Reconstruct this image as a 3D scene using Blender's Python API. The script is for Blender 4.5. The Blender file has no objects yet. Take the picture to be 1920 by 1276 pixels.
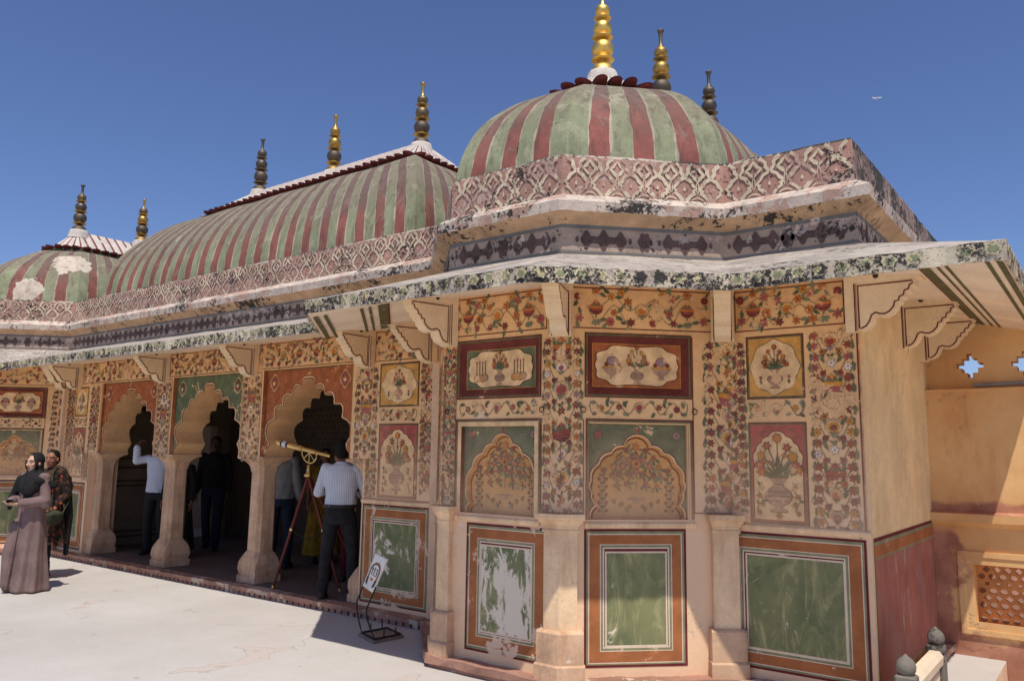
import bpy, bmesh, math, random
from mathutils import Vector, Matrix

S = bpy.context.scene
COL = S.collection
R = math.radians
rnd = random.Random(7)

# ------------------------------------------------------------------ camera, sky, sun, exposure
FPX = 1493.0
YAW, PITCH, ROLL = 0.646869, 0.137421, 0.0140172
cam_d = bpy.data.cameras.new('camera')
cam = bpy.data.objects.new('camera', cam_d)
COL.objects.link(cam)
cam_d.sensor_fit = 'HORIZONTAL'
cam_d.sensor_width = 36.0
cam_d.lens = 36.0 * FPX / 1920.0
cam_d.clip_start = 0.05
cam_d.clip_end = 20000
_f = Vector((-math.sin(YAW) * math.cos(PITCH), math.cos(YAW) * math.cos(PITCH), math.sin(PITCH)))
_r = Vector((math.cos(YAW), math.sin(YAW), 0))
_u = _r.cross(_f)
_r2 = math.cos(ROLL) * _r + math.sin(ROLL) * _u
_u2 = -math.sin(ROLL) * _r + math.cos(ROLL) * _u
cam.matrix_world = Matrix(((_r2.x, _u2.x, -_f.x, 0), (_r2.y, _u2.y, -_f.y, 0), (_r2.z, _u2.z, -_f.z, 1.68), (0, 0, 0, 1)))
S.camera = cam

SUN = Vector((-0.85, 0.92, -2.73)).normalized()      # direction the light travels
elev = math.asin(-SUN.z)
world = bpy.data.worlds.new('World')
S.world = world
world.use_nodes = True
wt = world.node_tree
wt.nodes.clear()
sky = wt.nodes.new('ShaderNodeTexSky')
sky.sky_type = 'NISHITA'
sky.sun_disc = False
sky.sun_elevation = elev
sky.sun_rotation = math.atan2(-SUN.x, -SUN.y)
sky.air_density = 1.0
sky.dust_density = 0.15
sky.ozone_density = 4.0
sky.altitude = 400
bg = wt.nodes.new('ShaderNodeBackground')
bg.inputs['Strength'].default_value = 0.088
wo = wt.nodes.new('ShaderNodeOutputWorld')
tint = wt.nodes.new('ShaderNodeMix'); tint.data_type = 'RGBA'; tint.blend_type = 'MULTIPLY'
tint.inputs[0].default_value = 1.0
tint.inputs[7].default_value = (0.80, 0.81, 1.0, 1)      # camera white balance
wt.links.new(sky.outputs[0], tint.inputs[6])
wt.links.new(tint.outputs[2], bg.inputs[0])
wt.links.new(bg.outputs[0], wo.inputs[0])
sun_d = bpy.data.lights.new('sun', 'SUN')
sun_d.energy = 3.2
sun_d.angle = R(0.55)
sun_d.color = (1.0, 0.94, 0.85)
sun = bpy.data.objects.new('sun', sun_d)
COL.objects.link(sun)
sun.rotation_euler = SUN.to_track_quat('-Z', 'Y').to_euler()
S.view_settings.view_transform = 'Standard'
S.view_settings.look = 'None'
S.view_settings.exposure = 0.37
S.view_settings.gamma = 1.0
S.view_settings.use_curve_mapping = False
try:
    S.cycles.max_bounces = 8
    S.cycles.diffuse_bounces = 5
    S.cycles.use_denoising = True
except Exception:
    pass

# ------------------------------------------------------------------ materials
MATS = {}

def lin(r, g, b):
    def c(v):
        v /= 255.0
        return v / 12.92 if v <= 0.04045 else ((v + 0.055) / 1.055) ** 2.4
    return (c(r), c(g), c(b))

class NT:
    def __init__(s, name):
        s.m = bpy.data.materials.new(name)
        s.m.use_nodes = True
        s.t = s.m.node_tree
        s.b = s.t.nodes['Principled BSDF']
        s.geo = s.t.nodes.new('ShaderNodeNewGeometry')
        s.pos = s.geo.outputs['Position']
    def n(s, typ, **kw):
        nd = s.t.nodes.new(typ)
        for k, v in kw.items():
            setattr(nd, k, v)
        return nd
    def link(s, a, b):
        s.t.links.new(a, b)
    def objspace(s):
        tc = s.n('ShaderNodeTexCoord')
        s.pos = tc.outputs['Object']
    def noise(s, scale, detail=4, rough=0.55, stretch=None, dist=0.0):
        nd = s.n('ShaderNodeTexNoise')
        nd.inputs['Scale'].default_value = scale
        nd.inputs['Detail'].default_value = detail
        nd.inputs['Roughness'].default_value = rough
        nd.inputs['Distortion'].default_value = dist
        src = s.pos
        if stretch:
            mp = s.n('ShaderNodeVectorMath', operation='MULTIPLY')
            mp.inputs[1].default_value = stretch
            s.link(src, mp.inputs[0])
            src = mp.outputs[0]
        s.link(src, nd.inputs['Vector'])
        return nd.outputs['Fac']
    def ramp(s, fac, a, b, va=0.0, vb=1.0):
        mr = s.n('ShaderNodeMapRange')
        mr.interpolation_type = 'SMOOTHSTEP'
        mr.inputs['From Min'].default_value = a
        mr.inputs['From Max'].default_value = b
        mr.inputs['To Min'].default_value = va
        mr.inputs['To Max'].default_value = vb
        s.link(fac, mr.inputs['Value'])
        return mr.outputs['Result']
    def math(s, op, a, b):
        nd = s.n('ShaderNodeMath', operation=op)
        for i, v in enumerate((a, b)):
            if isinstance(v, (int, float)):
                nd.inputs[i].default_value = v
            else:
                s.link(v, nd.inputs[i])
        return nd.outputs[0]
    def mix(s, fac, a, b, mode='MIX'):
        nd = s.n('ShaderNodeMix', data_type='RGBA', blend_type=mode)
        for i, v in ((0, fac), (6, a), (7, b)):
            if isinstance(v, (int, float)):
                nd.inputs[i].default_value = v
            elif isinstance(v, tuple):
                nd.inputs[i].default_value = (*v, 1) if len(v) == 3 else v
            else:
                s.link(v, nd.inputs[i])
        return nd.outputs[2]
    def cracks(s, scale=1.1, width=0.006, keep=0.5):
        v = s.n('ShaderNodeTexVoronoi', feature='DISTANCE_TO_EDGE')
        v.inputs['Scale'].default_value = scale
        nz = s.n('ShaderNodeTexNoise'); nz.inputs['Scale'].default_value = scale * 2.2; nz.inputs['Detail'].default_value = 6
        nz.inputs['Roughness'].default_value = 0.65
        ad = s.n('ShaderNodeVectorMath', operation='ADD')
        s.link(s.pos, nz.inputs['Vector']); s.link(s.pos, ad.inputs[0]); s.link(nz.outputs['Color'], ad.inputs[1]); s.link(ad.outputs[0], v.inputs['Vector'])
        return s.math('MULTIPLY', s.ramp(v.outputs['Distance'], 0.0, width, 1, 0), s.ramp(s.noise(scale * 0.8, 3, 0.5), keep, keep + 0.06))
    def zc(s):
        sp = s.n('ShaderNodeSeparateXYZ')
        s.link(s.pos, sp.inputs[0])
        return sp.outputs
    def bump(s, h, strength=0.3, dist=0.01):
        bp = s.n('ShaderNodeBump')
        bp.inputs['Strength'].default_value = strength
        bp.inputs['Distance'].default_value = dist
        s.link(h, bp.inputs['Height'])
        s.link(bp.outputs[0], s.b.inputs['Normal'])
    def done(s, col, rough=0.85, metal=0.0, spec=0.25):
        if isinstance(col, tuple):
            s.b.inputs['Base Color'].default_value = (*col, 1)
        else:
            s.link(col, s.b.inputs['Base Color'])
        if isinstance(rough, (int, float)):
            s.b.inputs['Roughness'].default_value = rough
        else:
            s.link(rough, s.b.inputs['Roughness'])
        s.b.inputs['Metallic'].default_value = metal
        try:
            s.b.inputs['Specular IOR Level'].default_value = spec
        except Exception:
            pass
        return s.m

def sc(c, k):
    return tuple(min(1.0, v * k) for v in c)

CREAM = (0.66, 0.52, 0.42)

def paint(name, col, var=0.22, scale=5.0, wear=None, wearcol=CREAM, wscale=7.0, wstretch=None, black=None, bscale=18.0,
          blackcol=(0.05, 0.044, 0.039), streak=None, fade=None, fadecol=CREAM, rough=0.88, bump=0.25, dirt=None, crack=None):
    """Painted plaster: mottled colour, worn patches down to the plaster, black lichen, streaks."""
    if name in MATS:
        return MATS[name]
    k = NT(name)
    n1 = k.noise(scale, 5, 0.6)
    c = k.mix(k.ramp(n1, 0.3, 0.7), sc(col, 1 - var), sc(col, 1 + var))
    nf = k.noise(scale * 11, 3, 0.6)
    c = k.mix(k.ramp(nf, 0.35, 0.75, 0.0, 0.22), c, sc(col, 0.6))
    if streak:
        ns = k.noise(3.0, 5, 0.65, stretch=streak[1])
        c = k.mix(k.ramp(ns, 0.45, 0.7, 0.0, streak[2]), c, streak[0])
    if fade:            # paint gone pale where rain and hands reach it, by height
        z = k.zc()[2]
        nz = k.noise(1.6, 4, 0.6)
        zz = k.math('ADD', z, k.math('MULTIPLY', k.math('SUBTRACT', nz, 0.5), fade[2]))
        c = k.mix(k.ramp(zz, fade[0], fade[1], fade[3], 0.0), c, fadecol)
    h = nf
    if wear is not None:
        w1 = k.noise(wscale, 9, 0.68, stretch=wstretch, dist=0.3)
        w2 = k.noise(wscale * 0.28, 2, 0.5)
        ww = k.math('ADD', w1, k.math('MULTIPLY', k.math('SUBTRACT', w2, 0.5), 0.55))
        m = k.ramp(ww, wear - 0.015, wear + 0.02)
        c = k.mix(m, c, wearcol)
        h = k.math('SUBTRACT', nf, m)
    if dirt:
        d1 = k.noise(2.2, 6, 0.65)
        c = k.mix(k.ramp(d1, 0.48, 0.72, 0.0, dirt), c, (0.16, 0.10, 0.06))
    if crack:
        ck = k.cracks(*crack)
        c = k.mix(k.math('MULTIPLY', ck, 0.6), c, sc(col, 0.32))
        h = k.math('SUBTRACT', h, ck)
    if black is not None:
        b1 = k.noise(bscale, 10, 0.75)
        b2 = k.noise(bscale * 0.12, 3, 0.5)
        bb = k.math('ADD', b1, k.math('MULTIPLY', k.math('SUBTRACT', b2, 0.5), 0.6))
        c = k.mix(k.ramp(bb, black - 0.02, black + 0.03), c, blackcol)
    if bump:
        k.bump(h, bump, 0.006)
    MATS[name] = k.done(c, rough)
    return MATS[name]

OCHRE = lin(240, 190, 134)
FADE = dict(fade=(0.95, 2.35, 1.1, 0.9), fadecol=lin(240, 203, 166))
wall_m = paint('ochre_plaster', OCHRE, var=0.18, scale=2.2, dirt=0.16, wear=0.66, wearcol=lin(240, 208, 176), wscale=3.0, crack=(1.3, 0.005, 0.5), bump=0.4, **FADE)
wallhi_m = paint('deep_ochre_plaster', lin(232, 172, 104), var=0.16, scale=2.6, dirt=0.12)
cream_m = paint('cream_plaster', lin(224, 190, 156), var=0.10, scale=3.0, dirt=0.12)
pier_m = paint('pale_stone_plaster', lin(242, 206, 164), var=0.14, scale=3.5, dirt=0.16, crack=(1.8, 0.006, 0.52), streak=(lin(196, 146, 104), (3.0, 3.0, 0.7), 0.55))
pillar_m = paint('pink_sandstone', lin(214, 176, 142), var=0.16, scale=3.2, dirt=0.34, streak=(lin(150, 100, 72), (3.0, 3.0, 0.5), 0.5), wear=0.72, wearcol=lin(225, 200, 178), bump=0.4)
bracket_m = paint('bracket_plaster', lin(240, 214, 176), var=0.08, scale=4.0, dirt=0.08)
soffit_m = paint('soffit_plaster', lin(243, 224, 198), var=0.10, scale=2.5, dirt=0.12)
yellow_m = paint('yellow_plaster', lin(242, 212, 160), var=0.14, scale=1.8, dirt=0.14, crack=(0.9, 0.005, 0.46), bump=0.4, streak=(lin(214, 168, 116), (1.2, 1.2, 0.5), 0.45))
LICH = dict(black=0.50, bscale=22.0)
fascia_m = paint('fascia_plaster', lin(204, 190, 164), var=0.2, wear=0.57, wearcol=lin(178, 164, 150), wscale=16, black=0.512, bscale=38.0, bump=0.6)
fascia_g = paint('fascia_green', lin(142, 146, 112), var=0.2, wear=0.56, wearcol=lin(205, 190, 140), wscale=16, black=0.53, bscale=34.0)
fascia_y = paint('fascia_cream', lin(206, 192, 156), var=0.15, wear=0.62, wearcol=lin(185, 165, 140), black=0.52, bscale=34.0)
eavetop_m = paint('weathered_lime_top', lin(186, 174, 160), var=0.2, crack=(1.2, 0.008, 0.45), scale=3, streak=(lin(92, 88, 84), (2.0, 14.0, 14.0), 0.9), black=0.62, bscale=18, bump=0.8)
cornice_m = paint('cornice_lime', lin(204, 188, 172), var=0.16, crack=(2.2, 0.012, 0.45), wear=0.56, wearcol=lin(190, 156, 138), black=0.565, bscale=22, bump=0.6)
corn_u_m = paint('cornice_underside', lin(202, 168, 134), var=0.18, dirt=0.6, black=0.58, bscale=16)
para_m = paint('parapet_red', lin(172, 132, 117), var=0.24, crack=(1.6, 0.012, 0.48), scale=2.5, wear=0.585, wearcol=lin(184, 158, 142), black=0.595, bscale=30, bump=0.6)
para_c = paint('parapet_cream', lin(208, 192, 164), var=0.18, wear=0.535, wearcol=lin(178, 146, 130), black=0.595, bscale=30)
paratop_m = paint('parapet_coping', lin(180, 166, 150), var=0.2, black=0.49, bscale=26, bump=0.7)
para_side_m = paint('parapet_grey', lin(138, 116, 106), var=0.2, streak=(lin(196, 180, 166), (4, 4, 0.7), 0.7), black=0.50, bscale=20, bump=0.5)
frz_m = paint('frieze_grey', lin(176, 154, 136), var=0.16, wear=0.60, black=0.60, bscale=34)
frz_p = paint('frieze_purple', lin(106, 84, 78), var=0.25, wear=0.595, wearcol=lin(180, 165, 155), black=0.585, bscale=34)
frz_b = paint('frieze_blue', lin(122, 120, 116), var=0.15, wear=0.66)
dome_g = paint('dome_green', lin(142, 158, 112), var=0.16, scale=2.4, wear=0.66, wearcol=lin(190, 190, 158), wscale=5, dirt=0.12, fade=(4.2, 5.35, 0.35, 0.0), bump=0.5)
plinth_m = paint('red_sandstone', lin(168, 126, 108), var=0.2, scale=4, dirt=0.35, wear=0.57, wearcol=lin(205, 180, 160), bump=0.7)
floor_m = paint('floor_stone', lin(116, 98, 86), var=0.16, scale=1.4, dirt=0.3)
inner_d = paint('shaded_interior_plaster', lin(92, 76, 62), var=0.15, dirt=0.3)  # interior plaster darkened: gloom at the back of the hall put into the colour
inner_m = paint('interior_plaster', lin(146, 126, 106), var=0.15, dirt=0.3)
intrados_m = paint('arch_plaster', lin(232, 186, 134), var=0.14, dirt=0.25, scale=3)

def dome_paint(name, base, greyed, wearcol, patches=()):
    # paint has weathered away to grey brown towards the crown of the roof
    k = NT(name)
    n1 = k.noise(2.4, 5, 0.6)
    c = k.mix(k.ramp(n1, 0.3, 0.7), sc(base, 0.8), sc(base, 1.18))
    nf = k.noise(16, 6, 0.7)
    c = k.mix(k.ramp(nf, 0.4, 0.7, 0, 0.35), c, sc(base, 0.6))
    z = k.zc()[2]
    zz = k.math('ADD', z, k.math('MULTIPLY', k.math('SUBTRACT', k.noise(2.0, 6, 0.65), 0.5), 1.1))
    c = k.mix(k.ramp(zz, 4.10, 4.78, 0.0, 0.9), c, greyed)
    st_ = k.noise(5.0, 7, 0.7, stretch=(2.2, 2.2, 0.5))
    c = k.mix(k.ramp(st_, 0.46, 0.70, 0, 0.7), c, sc(greyed, 0.55))
    w = k.noise(5, 9, 0.7, dist=0.4)
    c = k.mix(k.ramp(w, 0.56, 0.66, 0, 0.75), c, wearcol)
    ck = k.cracks(1.0, 0.008, 0.5)
    c = k.mix(k.math('MULTIPLY', ck, 0.6), c, sc(base, 0.4))
    b = k.noise(30, 8, 0.75)
    c = k.mix(k.ramp(b, 0.60, 0.66, 0, 0.8), c, (0.05, 0.045, 0.04))
    for (px, py, pz), pr in patches:                    # places where the coat fell off and bare lime shows
        dn = k.n('ShaderNodeVectorMath', operation='DISTANCE')
        dn.inputs[1].default_value = (px, py, pz)
        k.link(k.pos, dn.inputs[0])
        dd = k.math('ADD', dn.outputs['Value'], k.math('MULTIPLY', k.math('SUBTRACT', k.noise(4.5, 7, 0.65), 0.5), 0.45))
        c = k.mix(k.ramp(dd, pr, pr + 0.012, 1, 0), c, k.mix(k.ramp(k.noise(9, 7, 0.7), 0.4, 0.7), lin(206, 192, 174), lin(168, 146, 130)))
    k.bump(nf, 0.5, 0.008)
    MATS[name] = k.done(c, 0.9)
    return MATS[name]

dome_g = dome_paint('dome_green', lin(146, 150, 118), lin(134, 125, 104), lin(168, 162, 138))
dome_r = dome_paint('dome_red', lin(148, 90, 80), lin(114, 97, 87), lin(140, 120, 108))
dome_l = dome_paint('dome_line', lin(182, 172, 146), lin(150, 140, 124), lin(104, 94, 84))
_PT = (((-13.86, 5.38, 4.12), 0.21), ((-13.74, 5.95, 4.66), 0.27))
FARM = [dome_paint('far_' + n_, a_, b_, c_, _PT) for n_, a_, b_, c_ in (('green', lin(146, 150, 118), lin(134, 125, 104), lin(168, 162, 138)), ('red', lin(148, 90, 80), lin(114, 97, 87), lin(140, 120, 108)), ('line', lin(182, 172, 146), lin(150, 140, 124), lin(104, 94, 84)))]
petal_r = paint('petal_red', lin(112, 50, 46), var=0.2, black=0.62, bscale=12)
cap_w = paint('cap_white', lin(206, 196, 184), var=0.10, black=0.62, bscale=14, streak=(lin(150, 140, 130), (4, 4, 4), 0.3))
cap_l = paint('cap_line', lin(128, 70, 62), var=0.2, wear=0.6, wearcol=lin(214, 200, 190))
capband_m = paint('cap_moulding', lin(104, 108, 84), var=0.3, black=0.50, bscale=14)
patch_m = paint('bare_lime', lin(206, 194, 176), var=0.15, black=0.66, bscale=10)

def metal(name, col, tar, tfac, rough=0.34):
    k = NT(name)
    k.objspace()
    n = k.noise(9, 6, 0.65)
    c = k.mix(k.ramp(n, 0.40, 0.68, 0, tfac), col, tar)
    k.bump(k.noise(22, 4, 0.6), 0.18, 0.004)
    MATS[name] = k.done(c, k.ramp(n, 0.3, 0.7, rough, rough + 0.25), 1.0)
    return MATS[name]

gold_m = metal('gilt', (0.86, 0.56, 0.14), (0.55, 0.40, 0.16), 0.85, 0.36)
gold2_m = metal('dull_gilt', (0.50, 0.32, 0.09), (0.20, 0.145, 0.09), 0.8, 0.42)
bronze_m = metal('dark_bronze', (0.13, 0.112, 0.10), (0.24, 0.17, 0.08), 0.5, 0.5)
brown_m = metal('brown_bronze', (0.24, 0.175, 0.10), (0.11, 0.09, 0.075), 0.7, 0.46)
brass_m = metal('brass', (0.80, 0.55, 0.20), (0.5, 0.32, 0.12), 0.5, 0.25)

# paints of the murals
def mural(name, col, wear=0.60):
    return paint('mural_' + name, col, var=0.22, scale=9.0, wear=wear, wearcol=lin(226, 186, 140), wscale=9.0, bump=0.0,
                 fade=(0.9, 2.2, 1.2, 0.5), fadecol=lin(230, 190, 150))
PAL = {
    'maroon': mural('maroon', lin(126, 62, 58)), 'red': mural('red', lin(158, 76, 60)), 'rose': mural('rose', lin(176, 98, 92)),
    'orange': mural('orange', lin(198, 118, 64)), 'gold': mural('gold', lin(206, 142, 60)), 'green': mural('green', lin(108, 110, 82)),
    'dgreen': mural('dgreen', lin(90, 96, 72)), 'sage': mural('sage', lin(128, 130, 100)), 'lilac': mural('lilac', lin(164, 130, 128)),
    'grey': mural('grey', lin(184, 146, 118)), 'white': mural('white', lin(228, 216, 206)), 'cream': mural('cream', lin(234, 196, 146), 0.75),
    'line': mural('line', lin(104, 34, 34), 0.70), 'oline': mural('oline', lin(104, 98, 68), 0.66),
    'dark': mural('dark', lin(130, 92, 66)), 'spgreen': mural('spgreen', lin(106, 112, 82), 0.66), 'sporange': mural('sporange', lin(170, 98, 60), 0.66),
    'pinkred': mural('pinkred', lin(172, 86, 76), 0.68), 'ochre': mural('ochre', lin(214, 158, 84), 0.72), 'browned': mural('browned', lin(112, 54, 46), 0.74),
}
for _n, _w in (('', 0.66), ('_worn', 0.60), ('_bare', 0.50)):
    _kw = dict(wscale=6.0, bump=0.15, wearcol=lin(220, 188, 160))
    PAL['d_line' + _n] = paint('dado_maroon' + _n, lin(112, 44, 44), wear=_w + 0.01, **_kw)
    PAL['d_green' + _n] = paint('dado_sage' + _n, lin(142, 140, 104), wear=_w, **_kw)
    PAL['d_ochre' + _n] = paint('dado_ochre' + _n, lin(172, 108, 66), var=0.18, wear=_w + 0.01, **_kw)
    PAL['d_cream' + _n] = paint('dado_cream' + _n, lin(228, 204, 178), var=0.08, bump=0.1)

def field_mat(name, wear, wst):
    k = NT(name)
    n1 = k.noise(2.4, 5, 0.6)
    c = k.mix(k.ramp(n1, 0.32, 0.68), lin(108, 114, 80), lin(138, 138, 96))
    sA = k.noise(5.0, 7, 0.7, stretch=(1.6, 1.6, 0.5), dist=1.2)
    c = k.mix(k.ramp(sA, 0.48, 0.70, 0, 0.8), c, lin(186, 176, 126))
    sB = k.noise(3.2, 6, 0.65, dist=0.8)
    c = k.mix(k.ramp(sB, 0.54, 0.72, 0, 0.6), c, lin(70, 92, 66))
    w1 = k.noise(7.0, 9, 0.74, stretch=wst, dist=0.8)
    w2 = k.noise(1.8, 2, 0.5)
    ww = k.math('ADD', w1, k.math('MULTIPLY', k.math('SUBTRACT', w2, 0.5), 0.5))
    c = k.mix(k.ramp(ww, wear - 0.02, wear + 0.03), c, lin(226, 212, 190))
    k.bump(w1, 0.2, 0.004)
    return k.done(c, 0.85)
PAL['field'] = field_mat('green_field', 0.66, (1.2, 1.2, 0.7))
PAL['field_worn'] = field_mat('green_field_worn', 0.61, (1.2, 1.2, 0.7))
PAL['field_bare'] = field_mat('green_field_bare', 0.475, (1.2, 1.2, 0.45))

def red_field():
    k = NT('faded_red_field')
    c = k.mix(k.ramp(k.noise(2.5, 5, 0.6), 0.35, 0.65), lin(158, 94, 80), lin(178, 112, 94))
    c = k.mix(k.ramp(k.noise(3.2, 7, 0.7, stretch=(1.6, 1.6, 0.7)), 0.44, 0.68, 0, 0.8), c, lin(150, 122, 112))
    c = k.mix(k.ramp(k.noise(5, 8, 0.7, stretch=(2, 2, 0.5)), 0.58, 0.68, 0, 0.7), c, lin(206, 176, 154))
    return k.done(c, 0.9)
PAL['redfield'] = red_field()

def ground_mat():
    k = NT('lime_terrace')
    c = k.mix(k.ramp(k.noise(0.5, 6, 0.6), 0.3, 0.7), lin(184, 178, 171), lin(200, 195, 189))
    c = k.mix(k.ramp(k.noise(2.3, 8, 0.68), 0.45, 0.72, 0, 0.45), c, lin(188, 178, 168))
    c = k.mix(k.ramp(k.noise(40, 4, 0.7), 0.45, 0.75, 0, 0.25), c, lin(170, 160, 150))
    p = k.noise(1.5, 3, 0.5, dist=0.4)
    q = k.noise(6.0, 6, 0.7)
    pp = k.math('ADD', p, k.math('MULTIPLY', k.math('SUBTRACT', q, 0.5), 0.10))
    scal = k.ramp(pp, 0.655, 0.665)                  # shallow scaled patches
    c = k.mix(k.math('MULTIPLY', scal, 0.45), c, lin(196, 178, 164))
    rim = k.math('MULTIPLY', k.ramp(pp, 0.648, 0.656), k.ramp(pp, 0.656, 0.666, 1, 0))
    c = k.mix(k.math('MULTIPLY', rim, 0.4), c, lin(120, 108, 98))
    v = k.n('ShaderNodeTexVoronoi', feature='DISTANCE_TO_EDGE')
    v.inputs['Scale'].default_value = 0.55
    wv = k.n('ShaderNodeVectorMath', operation='ADD')
    nz = k.n('ShaderNodeTexNoise'); nz.inputs['Scale'].default_value = 1.3; nz.inputs['Detail'].default_value = 6
    k.link(k.pos, nz.inputs['Vector'])
    k.link(k.pos, wv.inputs[0]); k.link(nz.outputs['Color'], wv.inputs[1]); k.link(wv.outputs[0], v.inputs['Vector'])
    c = k.mix(k.ramp(k.noise(120, 3, 0.7), 0.42, 0.7, 0, 0.3), c, lin(168, 156, 145))
    c = k.mix(k.ramp(k.noise(4.5, 8, 0.75, stretch=(1.0, 2.5, 1.0)), 0.56, 0.70, 0, 0.35), c, lin(176, 162, 150))
    crk = k.math('MULTIPLY', k.ramp(v.outputs['Distance'], 0.0, 0.006, 1, 0), k.ramp(k.noise(0.7, 3, 0.5), 0.5, 0.6))
    c = k.mix(k.math('MULTIPLY', crk, 0.35), c, lin(140, 126, 114))
    sp = k.noise(13, 3, 0.5)
    c = k.mix(k.ramp(sp, 0.73, 0.76, 0, 0.6), c, lin(130, 120, 112))
    k.bump(k.math('SUBTRACT', k.noise(9, 6, 0.7), k.math('MULTIPLY', k.math('ADD', scal, crk), 0.6)), 0.35, 0.012)
    return k.done(c, 0.85)
ground_m = ground_mat()

def simple(name, col, rough=0.7, metalness=0.0, var=0.1, scale=20, spec=0.3):
    if name in MATS:
        return MATS[name]
    k = NT(name)
    k.objspace()
    c = k.mix(k.ramp(k.noise(scale, 4, 0.6), 0.3, 0.7), sc(col, 1 - var), sc(col, 1 + var))
    MATS[name] = k.done(c, rough, metalness, spec)
    return MATS[name]

# ------------------------------------------------------------------ mesh helpers
class MB:
    def __init__(s):
        s.v, s.f, s.fm, s.sm, s.mats = [], [], [], [], []
    def mi(s, m):
        if m not in s.mats:
            s.mats.append(m)
        return s.mats.index(m)
    def face(s, pts, m, smooth=False):
        i = len(s.v)
        s.v.extend([tuple(p) for p in pts])
        s.f.append(tuple(range(i, i + len(pts))))
        s.fm.append(s.mi(m)); s.sm.append(smooth)
    def grid(s, rows, m, smooth=True, closed=False):
        i = len(s.v); nr = len(rows); nc = len(rows[0])
        for r in rows:
            s.v.extend([tuple(p) for p in r])
        mi = m if callable(m) else None
        for a in range(nr - 1):
            for b in range(nc if closed else nc - 1):
                b2 = (b + 1) % nc
                s.f.append((i + a * nc + b, i + a * nc + b2, i + (a + 1) * nc + b2, i + (a + 1) * nc + b))
                s.fm.append(s.mi(mi(a, b) if mi else m)); s.sm.append(smooth)
    def fan(s, c, ring, m):
        i = len(s.v)
        s.v.append(tuple(c)); s.v.extend([tuple(p) for p in ring]); n = len(ring)
        for a in range(n):
            s.f.append((i, i + 1 + a, i + 1 + (a + 1) % n)); s.fm.append(s.mi(m)); s.sm.append(False)
    def box(s, a, b, m):
        x0, y0, z0 = a; x1, y1, z1 = b
        P = [(x0, y0, z0), (x1, y0, z0), (x1, y1, z0), (x0, y1, z0), (x0, y0, z1), (x1, y0, z1), (x1, y1, z1), (x0, y1, z1)]
        i = len(s.v); s.v.extend(P)
        for q in ((0, 3, 2, 1), (4, 5, 6, 7), (0, 1, 5, 4), (1, 2, 6, 5), (2, 3, 7, 6), (3, 0, 4, 7)):
            s.f.append(tuple(i + k for k in q)); s.fm.append(s.mi(m)); s.sm.append(False)
    def prism(s, front, back, m, mside=None, smooth=False, caps=True):
        """front/back: matching lists of 3D points"""
        n = len(front)
        if caps:
            s.face(front, m); s.face(list(reversed(back)), m)
        for a in range(n):
            b = (a + 1) % n
            s.face([front[b], front[a], back[a], back[b]], mside or m, smooth)
    def lathe(s, prof, m, cx=0, cy=0, n=20, smooth=True):
        rows = [[(cx + r * math.cos(2 * math.pi * k / n), cy + r * math.sin(2 * math.pi * k / n), z) for k in range(n)] for r, z in prof]
        s.grid(rows, m, smooth, True)
    def tube(s, pts, r, m, n=8, closed=False):
        pts = [Vector(p) for p in pts]; rows = []
        up = Vector((0, 0, 1))
        for i, p in enumerate(pts):
            a = pts[max(i - 1, 0)]; b = pts[min(i + 1, len(pts) - 1)]
            d = (b - a).normalized()
            if abs(d.dot(up)) > 0.95:
                x = d.cross(Vector((0, 1, 0))).normalized()
            else:
                x = d.cross(up).normalized()
            y = d.cross(x).normalized()
            rr = r[i] if isinstance(r, (list, tuple)) else r
            rows.append([p + (x * math.cos(2 * math.pi * k / n) + y * math.sin(2 * math.pi * k / n)) * rr for k in range(n)])
        s.grid(rows, m, True, True)
        s.face(list(reversed(rows[0])), m); s.face(rows[-1], m)
    def build(s, name, parent=None, loc=None):
        me = bpy.data.meshes.new(name)
        me.from_pydata(s.v, [], s.f)
        for m in s.mats:
            me.materials.append(m)
        me.polygons.foreach_set('material_index', s.fm)
        me.polygons.foreach_set('use_smooth', s.sm)
        me.update()
        o = bpy.data.objects.new(name, me)
        COL.objects.link(o)
        if parent is not None:
            o.parent = parent
        if loc:
            o.location = loc
        return o

def empty(name, label, cat, loc=(0, 0, 0), rz=0.0, group=None):
    o = bpy.data.objects.new(name, None)
    COL.objects.link(o)
    o.location = loc; o.rotation_euler = (0, 0, rz)
    o['label'] = label; o['category'] = cat
    if group:
        o['group'] = group
    return o

def tag(o, label, cat, group=None):
    o['label'] = label; o['category'] = cat
    if group:
        o['group'] = group
    return o

def structure(o):
    o['kind'] = 'structure'
    return o

class Pl:
    """a vertical wall plane: u along it, z up, off outward"""
    def __init__(s, o, u, n=None):
        s.o = Vector((o[0], o[1], 0)); s.u = Vector((u[0], u[1], 0)).normalized()
        s.n = Vector((s.u.y, -s.u.x, 0))
    def p(s, u, z, off=0.0):
        return s.o + s.u * u + s.n * off + Vector((0, 0, z))

def recalc(o):
    bm = bmesh.new(); bm.from_mesh(o.data)
    bmesh.ops.remove_doubles(bm, verts=bm.verts, dist=1e-5)
    bmesh.ops.recalc_face_normals(bm, faces=bm.faces)
    bm.to_mesh(o.data); bm.free()
    return o

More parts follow.
